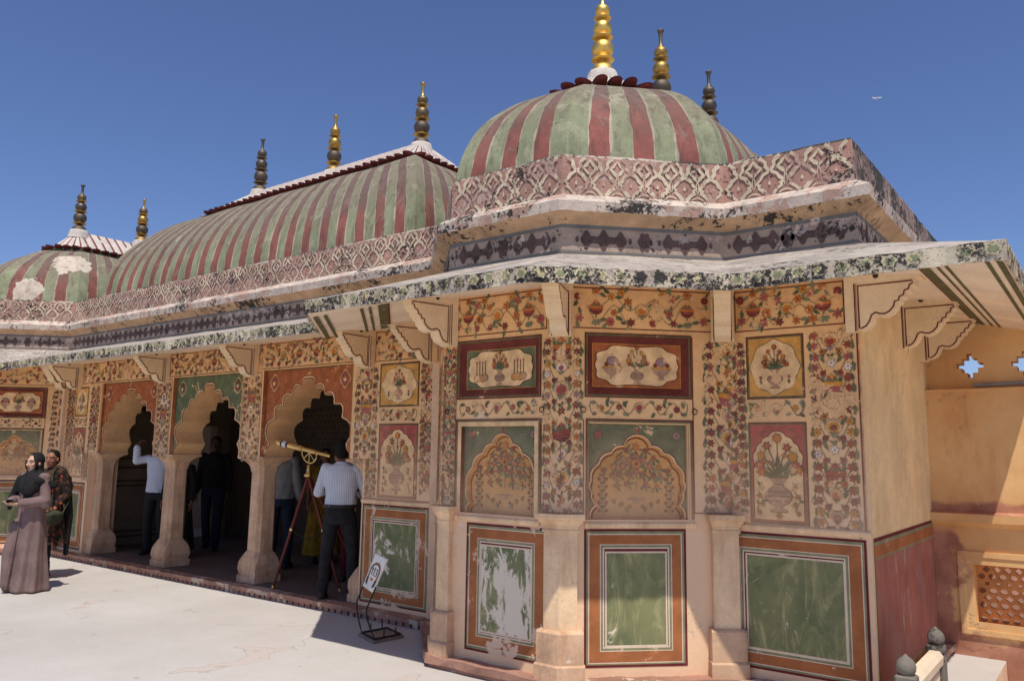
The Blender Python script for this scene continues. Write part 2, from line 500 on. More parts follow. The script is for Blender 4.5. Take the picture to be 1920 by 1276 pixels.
# ------------------------------------------------------------------ ground
def flat(name, polys, z, m):
    b = MB()
    for q in polys:
        b.face([(x, y, z) for x, y in q], m)
    return b.build(name)
FAR = 4000
structure(flat('ground', [[(-FAR, -FAR), (FAR, -FAR), (FAR, 5.05), (-0.86, 5.05), (-0.86, 8.2), (-FAR, 8.2)], [(-FAR, 8.2), (-1.5, 8.2), (-1.5, FAR), (-FAR, FAR)]], 0.0, ground_m))
structure(flat('lower_courtyard', [[(-0.86, 5.05), (FAR, 5.05), (FAR, FAR), (-0.86, FAR)]], -0.45, ground_m))
_b = MB(); _b.box((-0.90, 5.05, -0.6), (-0.86, 8.04, -0.004), cream_m); _b.box((-0.86, 5.01, -0.6), (30, 5.05, -0.004), cream_m)
structure(_b.build('terrace_retaining_wall'))

# ------------------------------------------------------------------ the palace pavilion: one thing with many parts
BX, BY = -9.30, 5.85
pav = empty('palace_pavilion', 'low painted palace pavilion with green and red striped domes and three scalloped arches', 'pavilion', (BX, BY, 0))

def bpart(mb, name, parent=None, label=None):
    o = mb.build(name, parent or pav)
    if parent is None:
        o.location = (-BX, -BY, 0)
    if label:
        o['label'] = label
    return o

PATH = [Vector(p) for p in ((-17.22, 9.75), (-17.22, 5.85), (-16.24, 5.85), (-15.32, 4.93), (-14.19, 4.93), (-13.27, 5.85), (-5.31, 5.85), (-4.39, 4.93), (-3.26, 4.93), (-2.34, 5.85), (-1.36, 5.85), (-1.36, 9.75))]
def segn(a, b):
    d = (b - a).normalized()
    return Vector((d.y, -d.x))
def mitres(path):
    out = []
    for i in range(len(path)):
        if i == 0:
            out.append(segn(path[0], path[1]))
        elif i == len(path) - 1:
            out.append(segn(path[-2], path[-1]))
        else:
            n1 = segn(path[i - 1], path[i]); n2 = segn(path[i], path[i + 1])
            out.append((n1 + n2) / (1 + n1.dot(n2)))
    return out
MIT = mitres(PATH)

def sweep(mb, prof, mats, path=PATH, mit=None, i0=0, i1=None, step=0.0, jit=None, closed=True, caps=True):
    mit = mit or mitres(path)
    i1 = len(path) - 1 if i1 is None else i1
    n = len(prof)
    ne = n if closed else n - 1
    def ring(p, m, s):
        out = []
        for k, (o, z) in enumerate(prof):
            do, dz = jit(k, s) if jit else (0, 0)
            q = p + m * (o + do)
            out.append((q.x, q.y, z + dz))
        return out
    s0 = 0.0
    for i in range(i0, i1):
        a, b = path[i], path[i + 1]; L = (b - a).length
        ns = max(1, int(L / step)) if step else 1
        rows = [ring(a.lerp(b, t / ns), mit[i].lerp(mit[i + 1], t / ns), s0 + L * t / ns) for t in range(ns + 1)]
        for k in range(ne):
            k2 = (k + 1) % n
            mb.grid([[r[k] for r in rows], [r[k2] for r in rows]], mats[k] if isinstance(mats, (list, tuple)) else mats, smooth=False)
        s0 += L
        if caps and closed:
            mm = mats[0] if isinstance(mats, (list, tuple)) else mats
            if i == i0:
                mb.face(rows[0], mm)
            if i == i1 - 1:
                mb.face(list(reversed(rows[-1])), mm)

GROUPS = (('far', 0, 5), ('hall', 5, 6), ('near', 6, 11))

class Jit:
    """small irregular chipping along an edge"""
    def __init__(s, seed, amp, ks):
        s.r = random.Random(seed); s.amp = amp; s.ks = ks; s.c = {}
    def __call__(s, k, d):
        if k not in s.ks:
            return (0, 0)
        key = (k, round(d, 3))
        if key not in s.c:
            big = s.r.random() < 0.07
            a = s.amp * (2.6 if big else 1)
            s.c[key] = (s.r.uniform(-a, a * 0.4), s.r.uniform(-a * 0.5, a) if s.ks[k] > 0 else s.r.uniform(-a, a * 0.5))
        return s.c[key]

for gname, i0, i1 in GROUPS:
    hall = gname == 'hall'
    EM = list(MIT)                      # the bay eaves reach out further at the inner corners
    if gname == 'near':
        EM[6], EM[7] = Vector((-0.557, -1.134)), Vector((-0.69, -1.0))
    elif gname == 'far':
        EM[5], EM[4] = Vector((0.557, -1.134)), Vector((0.69, -1.0))
    eo, ez, po = (1.10, 2.75, 0.155) if hall else (0.97, 2.73, 0.13)
    if hall:
        b = MB(); sweep(b, [(0.0, -0.02), (0.075, -0.02), (0.075, 0.042), (po, 0.046), (po + 0.004, 0.09), (0.0, 0.09)], plinth_m, i0=i0, i1=i1, step=0.09, jit=Jit(3, 0.006, {3: -1, 4: 1}))
        plinth = bpart(b, 'plinth')
        b = MB()
        x = -13.2
        while x < -5.45:
            b.box((x, 5.85 - 0.135, 0.0), (x + 0.070, 5.85 - 0.078, 0.041), plinth_m)
            x += 0.098
        o = bpart(b, 'corbel_moulding', plinth); o['kind'] = 'stuff'
    else:
        b = MB(); sweep(b, [(-0.2, -0.02), (0.10, -0.02), (0.10, 0.03), (po, 0.04), (po, 0.09), (-0.2, 0.09)], plinth_m, i0=i0, i1=i1, step=0.12, jit=Jit(4, 0.008, {2: -1, 3: -1, 4: 1}))
        bpart(b, 'plinth')
    b = MB()
    fl = 0.40
    sweep(b, [(-0.1, 2.93), (0.0, 2.93), (fl, 2.885), (eo - 0.02, ez + 0.004), (eo - 0.02, ez + 0.105), (0.02, 3.165), (-0.1, 3.165)],
          [soffit_m, soffit_m, soffit_m, fascia_m, eavetop_m, eavetop_m, eavetop_m], mit=EM, i0=i0, i1=i1, step=0.25, jit=Jit(9, 0.006, {5: 1}))
    eave = bpart(b, 'eave')
    b = MB()
    sweep(b, [(eo - 0.02, ez), (eo, ez), (eo, ez + 0.103), (eo - 0.05, ez + 0.121), (eo - 0.05, ez + 0.06)], [fascia_m, fascia_m, eavetop_m, eavetop_m, eavetop_m], mit=EM, i0=i0, i1=i1, step=0.035, jit=Jit(11, 0.0055, {1: -1, 2: 1}))
    fasc = bpart(b, 'eave_edge', eave)
    # green leaves painted along the eave edge
    rr = random.Random(31)
    for i in range(i0, i1):
        b = MB()
        a, c = PATH[i] + EM[i] * eo, PATH[i + 1] + EM[i + 1] * eo
        L = (c - a).length; pl = Pl(a, c - a)
        nn = int(L / 0.128)
        for k in range(nn):
            u = (k + 0.5) * L / nn; z = ez + 0.06
            if rr.random() < 0.06:
                continue
            w = 0.046; h = 0.040
            out = [pl.p(u + w * x, z + h * y, 0.006) for x, y in ((-1, 0.05), (-0.75, 0.5), (-0.9, 0.95), (-0.2, 0.75), (0.35, 1.0), (0.6, 0.55), (1.1, 0.1), (0.6, -0.45), (0.5, -0.95), (-0.1, -0.7), (-0.8, -0.95), (-0.7, -0.4))]
            b.fan(pl.p(u, z, 0.006), out, fascia_y)
            s = 0.64
            sgn = 1
            out = [pl.p(u + w * s * x, z + h * s * y, 0.0085) for x, y in ((-1, 0), (-0.5, 0.45), (-0.55, 0.95), (0.1, 0.6), (0.7, 0.85), (0.75, 0.35), (1.15, 0), (0.7, -0.35), (0.6, -0.9), (0, -0.55), (-0.55, -0.85), (-0.5, -0.4))]
            b.fan(pl.p(u, z, 0.0085), out, fascia_g)
        bpart(b, 'leaf_print', eave)
    # upper frieze, cornice, parapet
    b = MB(); sweep(b, [(-0.1, 3.15), (0.0, 3.15), (0.0, 3.41), (-0.1, 3.41)], frz_m, i0=i0, i1=i1)
    frz = bpart(b, 'upper_frieze')
    b = MB(); rr = random.Random(77)
    for i in range(i0, i1):
        pl = Pl(PATH[i], PATH[i + 1] - PATH[i]); L = (PATH[i + 1] - PATH[i]).length
        b.face([pl.p(0, 3.372, 0.003), pl.p(L, 3.372, 0.003), pl.p(L, 3.402, 0.003), pl.p(0, 3.402, 0.003)], frz_b)
        b.face([pl.p(0, 3.176, 0.003), pl.p(L, 3.176, 0.003), pl.p(L, 3.196, 0.003), pl.p(0, 3.196, 0.003)], frz_b)
        nn = max(1, round(L / 0.56)); P = L / nn
        for k in range(nn):
            u0 = (k + 0.5) * P
            def blob(u, rx, rz, lob):
                ring = []
                for q in range(20):
                    t = 2 * math.pi * q / 20
                    m = 1 + 0.14 * math.cos(lob * t)
                    ring.append(pl.p(u + rx * m * math.cos(t), 3.285 + rz * m * math.sin(t), 0.005))
                b.fan(pl.p(u, 3.285, 0.005), ring, frz_p)
            b.face([pl.p(u0 - 0.13, 3.258, 0.0035), pl.p(u0 + 0.13, 3.258, 0.0035), pl.p(u0 + 0.13, 3.312, 0.0035), pl.p(u0 - 0.13, 3.312, 0.0035)], frz_p)
            blob(u0 - 0.135, 0.042, 0.066, 4); blob(u0 + 0.135, 0.042, 0.066, 4); blob(u0, 0.046, 0.074, 4)
            if k < nn - 1:
                blob(u0 + P / 2, 0.052, 0.072, 6)
            blob(u0 + 0.208, 0.012, 0.028, 2); blob(u0 - 0.208, 0.012, 0.028, 2)
    bpart(b, 'purple_print', frz)
    b = MB(); sweep(b, [(-0.1, 3.40), (0.004, 3.40), (0.115, 3.475), (0.125, 3.55), (0.012, 3.632), (-0.1, 3.64)],
                    [corn_u_m, corn_u_m, cornice_m, cornice_m, cornice_m, cornice_m], i0=i0, i1=i1, step=0.06, jit=Jit(21, 0.005, {2: -1, 3: 1}))
    bpart(b, 'cornice')
    b = MB(); sweep(b, [(-0.16, 3.60), (0.0, 3.60), (-0.006, 3.945), (-0.03, 3.968), (-0.14, 3.968), (-0.16, 3.95)],
                    [para_m, para_m, paratop_m, paratop_m, paratop_m, para_m], i0=max(i0, 1), i1=min(i1, 10), step=0.10, jit=Jit(25, 0.005, {2: 1, 3: 1}))
    for e in ((0,) if i0 == 0 else (10,) if i1 == 11 else ()):
        sweep(b, [(-0.16, 3.60), (0.0, 3.60), (-0.006, 3.945), (-0.03, 3.968), (-0.14, 3.968), (-0.16, 3.95)], [para_side_m] * 6, mit=MIT, i0=e, i1=e + 1, step=0.10, jit=Jit(26, 0.005, {2: 1, 3: 1}))
    para = bpart(b, 'parapet')
    # ogee lattice painted along the parapet
    b = MB(); rr = random.Random(5)
    z0, H = 3.64, 0.30
    for i in range(i0, i1):
        if i in (0, 10):
            q_ = MIT[i]
            continue
        pl = Pl(PATH[i], PATH[i + 1] - PATH[i]); L = (PATH[i + 1] - PATH[i]).length
        nn = max(1, round(L / 0.225)); P = L / nn
        def ribbon(pts, w, off, m=para_c):
            rows = []
            for q, (u, z) in enumerate(pts):
                a = pts[max(q - 1, 0)]; c = pts[min(q + 1, len(pts) - 1)]
                d = Vector((c[0] - a[0], c[1] - a[1])).normalized(); nrm = Vector((-d.y, d.x))
                ww = w * rr.uniform(0.7, 1.25)
                rows.append([(u + nrm.x * ww, z + nrm.y * ww), (u - nrm.x * ww, z - nrm.y * ww)])
            b.grid([[pl.p(min(max(x, 0), L), z, off) for x, z in r] for r in rows], m, False)
        for k in range(nn):
            u0 = (k + 0.5) * P
            tilt = rr.uniform(-0.004, 0.004)
            for sg in (-1, 1):
                ribbon([(u0 + sg * P * x + tilt, z0 + H * z) for x, z in ((0.04, 0.0), (0.12, 0.03), (0.20, 0.11), (0.36, 0.20), (0.33, 0.27), (0.42, 0.33), (0.30, 0.42), (0.22, 0.53), (0.06, 0.60), (0.05, 0.66), (0.14, 0.76), (0.13, 0.86), (0.24, 0.95), (0.33, 1.0))], 0.0145, 0.004)
            ring = [pl.p(u0 + 0.05 * P * x, z0 + H * (0.30 + 0.06 * z), 0.005) for x, z in ((0, -1), (1, -0.2), (0.5, 0.5), (0, 1.4), (-0.5, 0.5), (-1, -0.2))]
            b.fan(pl.p(u0, z0 + H * 0.3, 0.005), ring, para_c)
            for uu in ((u0 + P / 2,) if k < nn - 1 else ()):
                pts = [(uu, z0 + H * 0.54), (uu + 0.10 * P, z0 + H * 0.60), (uu + 0.24 * P, z0 + H * 0.72), (uu + 0.13 * P, z0 + H * 0.78), (uu, z0 + H * 0.93), (uu - 0.13 * P, z0 + H * 0.78), (uu - 0.24 * P, z0 + H * 0.72), (uu - 0.10 * P, z0 + H * 0.60), (uu, z0 + H * 0.54)]
                ribbon(pts, 0.0125, 0.005)
                pts = [(uu, z0 + H * 0.54), (uu + 0.01, z0 + H * 0.40), (uu + 0.05 * P, z0 + H * 0.26), (uu, z0 + H * 0.18), (uu - 0.05 * P, z0 + H * 0.26), (uu - 0.01, z0 + H * 0.40), (uu, z0 + H * 0.54)]
                ribbon(pts, 0.004, 0.0045)
                ribbon([(uu + 0.2 * P * x, z0 + H * (0.02 + 0.06 * (1 - x * x))) for x in (-1, -0.5, 0, 0.5, 1)], 0.006, 0.0055)
    bpart(b, 'lattice_print', para)

# roof deck and back
b = MB()
b.face([(p.x, p.y, 3.62) for p in PATH], paratop_m)
b.face([(p.x, p.y, 2.95) for p in reversed(PATH)], inner_m)
bpart(b, 'roof_deck')

# ---- domes
def ring_lerp(a, c, t):
    return a.lerp(c, t)
THM = 74.0
def dome(base, cap, z0, z1, nst, label=None, bare=None):
    b = MB(); n = len(base); NT_ = 14
    for i in range(n):
        a, c = Vector(base[i]), Vector(base[(i + 1) % n]); ca, cc = Vector(cap[i]), Vector(cap[(i + 1) % n])
        L = (c - a).length; k = nst[i]
        lw = 0.013 / L
        us = [0.0]; ms = []
        for s in range(k):
            e = (s + 1) / k
            us.append(e - (lw / 2 if s < k - 1 else 0)); ms.append(dome_g if s % 2 == 0 else dome_r)
            if s < k - 1:
                us.append(e + lw / 2); ms.append(dome_l)
        # every stripe column gets its own vertices so that corners stay crisp
        for q in range(len(us) - 1):
            sub = 1
            rows = []
            for t in range(NT_ + 1):
                th = R(THM) * t / NT_
                hz = (1 - math.cos(th)) / (1 - math.cos(R(THM))); vt = math.sin(th) / math.sin(R(THM))
                row = []
                for qi in (q, q + 1):
                    uu = us[qi] + (0 if qi in (0, len(us) - 1) else (0.007 * math.sin(qi // 2 * 2.3 + vt * 5 + i) + 0.005 * math.sin(qi // 2 * 5.1 + t * 1.9) + 0.004 * math.sin(qi * 3.7 + t * 3.1)) / L)
                    p = a.lerp(c, uu).lerp(ca.lerp(cc, uu), hz)
                    wob = 0.008 * math.sin(p.x * 5 + vt * 4) + 0.006 * math.sin(p.y * 7 + vt * 6)
                    row.append((p.x, p.y, z0 + (z1 - z0) * vt + wob * (1 if 0 < t else 0)))
                rows.append(row)
            b.grid(rows, ms[q] if not bare else bare[(dome_g, dome_r, dome_l).index(ms[q])], True)
    # the concrete skirt behind the parapet
    b.grid([[(*base[i % n], 3.6) for i in range(n + 1)], [(*base[i % n], z0) for i in range(n + 1)]], dome_g, False)
    o = bpart(b, 'dome' if n == 8 else 'vault_roof', None, label)
    return o

petal_mesh = None
def petal_me(w, l, t):
    b = MB()
    top, bot = [], []
    for s, (x, y) in enumerate(((-0.5, -0.35), (-0.5, 0.1), (-0.42, 0.62), (-0.2, 0.93), (0, 1.0), (0.2, 0.93), (0.42, 0.62), (0.5, 0.1), (0.5, -0.35))):
        lift = 0.16 * max(0, y) ** 2
        e = abs(x) * 2
        top.append((x * w, -y * l, lift * l + t * 0.5 + 0.10 * l * e * e)); bot.append((x * w * 0.86, -y * l * 0.86, lift * l - t * 0.75 + 0.04 * l * e))
    b.face(top, petal_r)
    b.face(list(reversed(bot)), petal_r)
    for s in range(len(top) - 1):
        b.face([top[s], bot[s], bot[s + 1], top[s + 1]], petal_r)
    ins = [(x * 0.72, y * 0.74, z + 0.004) for x, y, z in top]
    b.face(ins, cap_w)
    me_o = b.build('petal'); me = me_o.data
    bpy.data.objects.remove(me_o)
    return me

def cap_of(cap, z1, ridge, zr, petal_w, petal_l, label=None):
    """white fluted cap over the crown: moulding, petals, concave slope up to the ridge"""
    n = len(cap)
    ring = [Vector(c) for c in cap]
    cen = sum(ring, Vector((0, 0))) / n
    b = MB()
    # moulding band
    out = mitres(ring + [ring[0], ring[1]])
    mit = [out[(i if i > 0 else n)] for i in range(n)]
    prof = [(-0.05, z1 - 0.03), (0.035, z1 - 0.02), (0.05, z1 + 0.02), (0.0, z1 + 0.05), (-0.05, z1 + 0.05)]
    sgn = 1
    rows = []
    for o_, z in prof:
        rows.append([(*(ring[i % n] + mit[i % n] * o_ * sgn), z) for i in range(n + 1)])
    b.grid(rows, capband_m, False)
    co = bpart(b, 'roof_cap', None, label)
    # fluted white slope with thin painted lines
    b = MB()
    def ridge_pt(p):
        a, c = Vector(ridge[0]), Vector(ridge[1]); d = c - a
        t = 0 if d.length < 1e-6 else max(0, min(1, (p - a).dot(d) / d.dot(d)))
        return a.lerp(c, t)
    spots = []
    for i in range(n):
        a, c = ring[i], ring[(i + 1) % n]; L = (c - a).length; k = max(1, round(L / petal_w))
        for s in range(k):
            spots.append((a.lerp(c, (s + 0.5) / k), segn(a, c) * sgn, L / k))
            for (u0, u1, m) in ((s / k, (s + 0.13) / k, cap_l), ((s + 0.13) / k, (s + 0.87) / k, cap_w), ((s + 0.87) / k, (s + 1) / k, cap_l)):
                rows = []
                for t in range(7):
                    q = t / 6
                    row = []
                    for uu in (u0, (u0 + u1) / 2, u1):
                        p = a.lerp(c, uu); rp = ridge_pt(p)
                        pp = p.lerp(rp, q)
                        bulge = (0.02 if uu == (u0 + u1) / 2 and m is cap_w else 0) * (1 - q)
                        row.append((pp.x, pp.y, z1 + 0.05 + (zr - z1 - 0.05) * (1.12 * q - 0.12 * q * q) + bulge))
                    rows.append(row)
                b.grid(rows, m, True)
    bpart(b, 'fluted_slope', co)
    me = petal_me(1.0, 1.0, 0.3)
    for p, nr, w in spots:
        o = bpy.data.objects.new('petal', me); COL.objects.link(o); o.parent = co
        o.location = (p.x + nr.x * 0.02, p.y + nr.y * 0.02, z1 + 0.055)
        o.rotation_euler = (R(rnd.uniform(-4, 4)), 0, math.atan2(nr.x, -nr.y) + R(rnd.uniform(-3, 3)))
        o.scale = (w * 0.95, petal_l, petal_l * rnd.uniform(0.8, 1.05) * 0.8)
    return co

def finial(x, y, z, mats, label, h=1.0):
    """stack of bulbs and dishes: base, bulb, dish ... neck; mats: base, b1, b2, b3, discs, neck"""
    mb_, m1, m2, m3, md, mn = mats
    def circ(r, zc, sq=0.92, k=9):
        return [(max(0.012, r * math.sin(math.pi * t / k)), zc - r * sq * math.cos(math.pi * t / k)) for t in range(k + 1)]
    def disc(r, zc):
        return [(0.028, zc - 0.03), (0.03, zc - 0.016), (r * 0.6, zc - 0.010), (r * 0.97, zc + 0.008), (r, zc + 0.014), (r * 0.95, zc + 0.016), (r * 0.55, zc + 0.004), (0.03, zc + 0.010), (0.028, zc + 0.03)]
    lo = (x - BX, y - BY, z)
    b = MB(); b.lathe([(0.125, -0.08), (0.125, 0.0), (0.118, 0.03), (0.095, 0.065), (0.06, 0.088), (0.028, 0.095), (0.028, 0.13)], mb_)
    root = b.build('finial', pav); root.location = lo
    root['label'] = label
    k = h
    for nm, pr, m in (('disc', disc(0.118, 0.128 * k), md), ('bulb', circ(0.112, 0.250 * k), m1), ('disc', disc(0.108, 0.364 * k), md), ('bulb', circ(0.096, 0.470 * k), m2),
                      ('disc', disc(0.090, 0.572 * k), md), ('bulb', circ(0.077, 0.660 * k), m3),
                      ('neck', [(0.05, 0.70 * k), (0.028, 0.74 * k), (0.019, 0.765 * k), (0.022, 0.84 * k), (0.026, 0.885 * k), (0.038, 0.905 * k), (0.040, 0.918 * k), (0.02, 0.925 * k)], mn)):
        b = MB(); b.lathe(pr, m); b.build(nm, root)
    return root

CX = -3.825
base_n = [(-5.295, 5.89), (-4.41, 5.0), (-3.275, 5.0), (-2.375, 5.90), (-2.365, 9.72), (-3.27, 10.62), (-4.41, 10.62), (-5.295, 9.72)]
cap_n = [(-4.27, 6.33), (-3.97, 6.03), (-3.66, 6.03), (-3.36, 6.33), (-3.36, 9.27), (-3.66, 9.57), (-3.97, 9.57), (-4.27, 9.27)]
NS = [7, 7, 7, 25, 7, 7, 7, 25]
dome(base_n, cap_n, 3.93, 5.02, NS, 'near striped dome with plain plaster')
cap_of(cap_n, 5.02, ((CX, 6.50), (CX, 9.1)), 5.42, 0.155, 0.115)
mir = lambda L: [(-18.58 - x, y) for x, y in reversed(L)]
base_f = mir(base_n); cap_f = mir(cap_n)
fd = dome(base_f[-1:] + base_f[:-1], cap_f[-1:] + cap_f[:-1], 3.93, 5.04, [25, 7, 7, 7, 25, 7, 7, 7], 'far striped dome patched with bare lime', FARM)
cap_of(cap_f, 5.04, ((-14.755, 6.45), (-14.755, 9.1)), 5.50, 0.155, 0.115)
base_v = [(-12.72, 5.98), (-5.84, 5.98), (-5.84, 9.62), (-12.72, 9.62)]
cap_v = [(-11.60, 7.06), (-6.95, 7.06), (-6.95, 8.34), (-11.60, 8.34)]
dome(base_v, cap_v, 3.96, 5.38, [43, 23, 43, 23])
cap_of(cap_v, 5.38, ((-11.12, 7.70), (-7.46, 7.70)), 5.93, 0.15, 0.10)
# collars of white plaster under each finial, then the finials
GOLD = (gold_m, gold_m, gold_m, gold_m, gold_m, gold_m)
DARK = (bronze_m, bronze_m, bronze_m, bronze_m, brown_m, bronze_m)
FIN = [((CX, 6.50, 5.41), GOLD, 'bright gilded finial on the near dome', 1.0), ((CX, 7.80, 5.50), (gold2_m, bronze_m, gold2_m, gold2_m, gold2_m, brown_m), 'half gilded finial behind the bright one', 1.04),
       ((CX, 9.15, 5.56), (bronze_m, bronze_m, bronze_m, bronze_m, brown_m, bronze_m), 'dark bronze finial farthest back on the near dome', 1.03),
       ((-7.45, 7.70, 5.89), (bronze_m, bronze_m, brown_m, brown_m, gold2_m, gold2_m), 'brown and bronze finial nearest on the long vault', 0.98),
       ((-9.29, 7.70, 5.87), (gold2_m, bronze_m, gold2_m, gold2_m, gold2_m, gold2_m), 'mostly golden finial in the middle of the vault', 0.98),
       ((-11.14, 7.70, 5.92), DARK, 'dark finial at the far end of the vault', 0.98),
       ((-14.755, 6.46, 5.52), (bronze_m, bronze_m, bronze_m, brown_m, gold2_m, bronze_m), 'dark finial at the front of the far dome', 0.93),
       ((-14.755, 7.62, 5.58), (gold2_m, bronze_m, gold2_m, brown_m, gold2_m, gold2_m), 'golden finial with a grey lower bulb on the far dome', 0.90), ((-14.755, 8.86, 5.52), (bronze_m, bronze_m, gold2_m, gold2_m, gold2_m, gold2_m), 'finial whose tip shows over the vault', 0.95)]
for (x, y, z), ms, lb, h in FIN:
    b = MB(); b.lathe([(0.185, -0.16), (0.165, -0.08), (0.15, -0.03), (0.140, 0.0), (0.12, 0.004)], cap_w, x, y, 16)
    for q in range(len(b.v)):
        b.v[q] = (b.v[q][0], b.v[q][1], b.v[q][2] + z)
    bpart(b, 'finial_collar')
    finial(x, y, z, ms, lb, h)
# bare patches where the paint of the far dome was cut out

# ------------------------------------------------------------------ mural drawing (flat paint laid on the plaster)
class Art:
    """draws flat painted shapes on a wall plane; each layer a hair proud of the last"""
    def __init__(s, pl, off=0.003):
        s.pl, s.b, s.off = pl, MB(), off
        s.clamp = None; s.cnt = 0
    def tick(s):
        s.cnt = (s.cnt + 1) % 101
    def P(s, u, z, l):
        if s.clamp:
            u = min(max(u, s.clamp[0]), s.clamp[1])
        return s.pl.p(u, z, s.off + 0.0016 * l + s.cnt * 1.5e-5)
    def poly(s, pts, m, l=0):
        s.tick(); s.b.face([s.P(u, z, l) for u, z in pts], PAL[m])
    def rect(s, u0, z0, u1, z1, m, l=0):
        s.poly([(u0, z0), (u1, z0), (u1, z1), (u0, z1)], m, l)
    def ring(s, a, c, m, l=0):
        """between outer rect a and inner rect c (u0,z0,u1,z1)"""
        s.poly([(a[0], a[1]), (a[2], a[1]), (c[2], c[1]), (c[0], c[1])], m, l)
        s.poly([(a[0], c[3]), (c[0], c[3]), (c[2], c[3]), (a[2], c[3]), (a[2], a[3]), (a[0], a[3])], m, l)
        s.poly([(a[0], a[1]), (c[0], c[1]), (c[0], c[3]), (a[0], c[3])], m, l)
        s.poly([(c[2], c[1]), (a[2], a[1]), (a[2], c[3]), (c[2], c[3])], m, l)
    def frame(s, a, w, m, l=0):
        s.ring(a, (a[0] + w, a[1] + w, a[2] - w, a[3] - w), m, l)
    def fan(s, cu, cz, pts, m, l=0):
        s.tick(); s.b.fan(s.P(cu, cz, l), [s.P(u, z, l) for u, z in pts], PAL[m])
    def disc(s, u, z, r, m, l=0, n=10, sq=1.0):
        s.fan(u, z, [(u + r * math.cos(2 * math.pi * k / n), z + sq * r * math.sin(2 * math.pi * k / n)) for k in range(n)], m, l)
    def star(s, u, z, r, m, c='gold', n=6, l=1, rot=None, inner=0.46):
        rot = rnd.uniform(0, 1) if rot is None else rot
        def pts(rr):
            o = []
            for k in range(n):
                t = rot + 2 * math.pi * k / n
                for dt, q in ((-0.30, 0.70), (0.0, 1.0), (0.30, 0.70), (math.pi / n, inner)):
                    o.append((u + rr * q * math.cos(t + dt * 6 / n), z + rr * q * math.sin(t + dt * 6 / n)))
            return o
        s.fan(u, z, pts(r * 1.13), 'oline' if m == 'white' else 'dark', l)
        s.fan(u, z, pts(r), m, l + 1)
        s.disc(u, z, r * 0.24, c, l + 2, 7)
    def rose(s, u, z, r, m, c='maroon', l=1, lob=7):
        o = [(u + r * (0.88 + 0.12 * math.cos(lob * t)) * math.cos(t), z + r * (0.88 + 0.12 * math.cos(lob * t)) * math.sin(t)) for t in [2 * math.pi * k / 21 for k in range(21)]]
        s.fan(u, z, [(u + (x - u) * 1.12, z + (y - z) * 1.12) for x, y in o], 'dark', l)
        s.fan(u, z, o, m, l + 1)
        s.disc(u, z, r * 0.45, c, l + 2, 8)
    def leaf(s, u, z, a, L, m='green', w=0.32, bend=0.25, l=1):
        d = Vector((math.cos(a), math.sin(a))); n = Vector((-d.y, d.x))
        pts = [(0, 0), (0.25, w * 0.8 + bend * 0.1), (0.55, w + bend * 0.25), (0.82, w * 0.5 + bend * 0.45), (1.0, bend * 0.6), (0.8, -w * 0.35 + bend * 0.3), (0.5, -w * 0.75 + bend * 0.15), (0.22, -w * 0.7)]
        q = [Vector((u, z)) + d * (x * L) + n * (y * L) for x, y in pts]
        c = Vector((u, z)) + d * (0.5 * L) + n * (bend * 0.15 * L)
        s.fan(c.x, c.y, [(p.x, p.y) for p in q], m, l)
    def vine(s, pts, w=0.0035, m='green', l=0):
        rows = []; s.tick()
        for i, (u, z) in enumerate(pts):
            a = pts[max(i - 1, 0)]; c = pts[min(i + 1, len(pts) - 1)]
            d = Vector((c[0] - a[0], c[1] - a[1]))
            d = d.normalized() if d.length > 1e-9 else Vector((1, 0))
            rows.append([s.P(u - d.y * w, z + d.x * w, l), s.P(u + d.y * w, z - d.x * w, l)])
        s.b.grid(rows, PAL[m], False)
    def palmette(s, u, z, r, m1='orange', m2='maroon', m3='sage', l=1):
        for rr, m, k in ((1.0, 'dark', 0), (0.93, 'cream', 1), (0.72, m1, 2), (0.42, m2, 3)):
            pts = []
            N = 9
            for j in range(N):
                t = math.pi * (0.02 + 0.96 * j / (N - 1))
                for dt, q in ((-0.10, 0.80), (0, 1.0), (0.10, 0.80)):
                    e = 1.0 + 0.28 * math.sin(t)
                    pts.append((u + r * rr * q * e * math.cos(t + dt), z + r * rr * q * e * math.sin(t + dt)))
            pts += [(u - r * rr * 0.35, z - r * rr * 0.55), (u, z - r * rr * 0.75), (u + r * rr * 0.35, z - r * rr * 0.55)]
            s.fan(u, z, pts, m, l + k)
        s.fan(u, z - r * 0.45, [(u - r * 0.55, z - r * 0.25), (u - r * 0.25, z - r * 0.7), (u, z - r * 1.0), (u + r * 0.25, z - r * 0.7), (u + r * 0.55, z - r * 0.25), (u, z - r * 0.5)], m3, l + 4)
    def pot(s, u, z, r, m='maroon', top='orange', l=1):
        s.fan(u, z - r * 0.3, [(u - r, z), (u - r * 0.85, z - r * 0.5), (u - r * 0.4, z - r * 0.85), (u, z - r * 0.92), (u + r * 0.4, z - r * 0.85), (u + r * 0.85, z - r * 0.5), (u + r, z)], m, l)
        s.rect(u - r * 0.75, z - r * 0.34, u + r * 0.75, z - r * 0.22, 'rose', l + 1)
        s.disc(u, z + r * 0.16, r * 1.12, top, l + 1, 12, 0.26)
        s.disc(u, z + r * 0.34, r * 0.95, 'dark', l, 12, 0.2)
        s.poly([(u - r * 0.12, z - r * 1.35), (u + r * 0.12, z - r * 1.35), (u + r * 0.06, z - r * 0.8), (u - r * 0.06, z - r * 0.8)], 'sage', l)
        for a in (60, 90, 120, 35, 145):
            s.leaf(u, z + r * 0.35, R(a), r * (0.9 if a == 90 else 0.7), top if a == 90 else ('red' if a in (60, 120) else 'green'), 0.3, 0.0, l + 2)
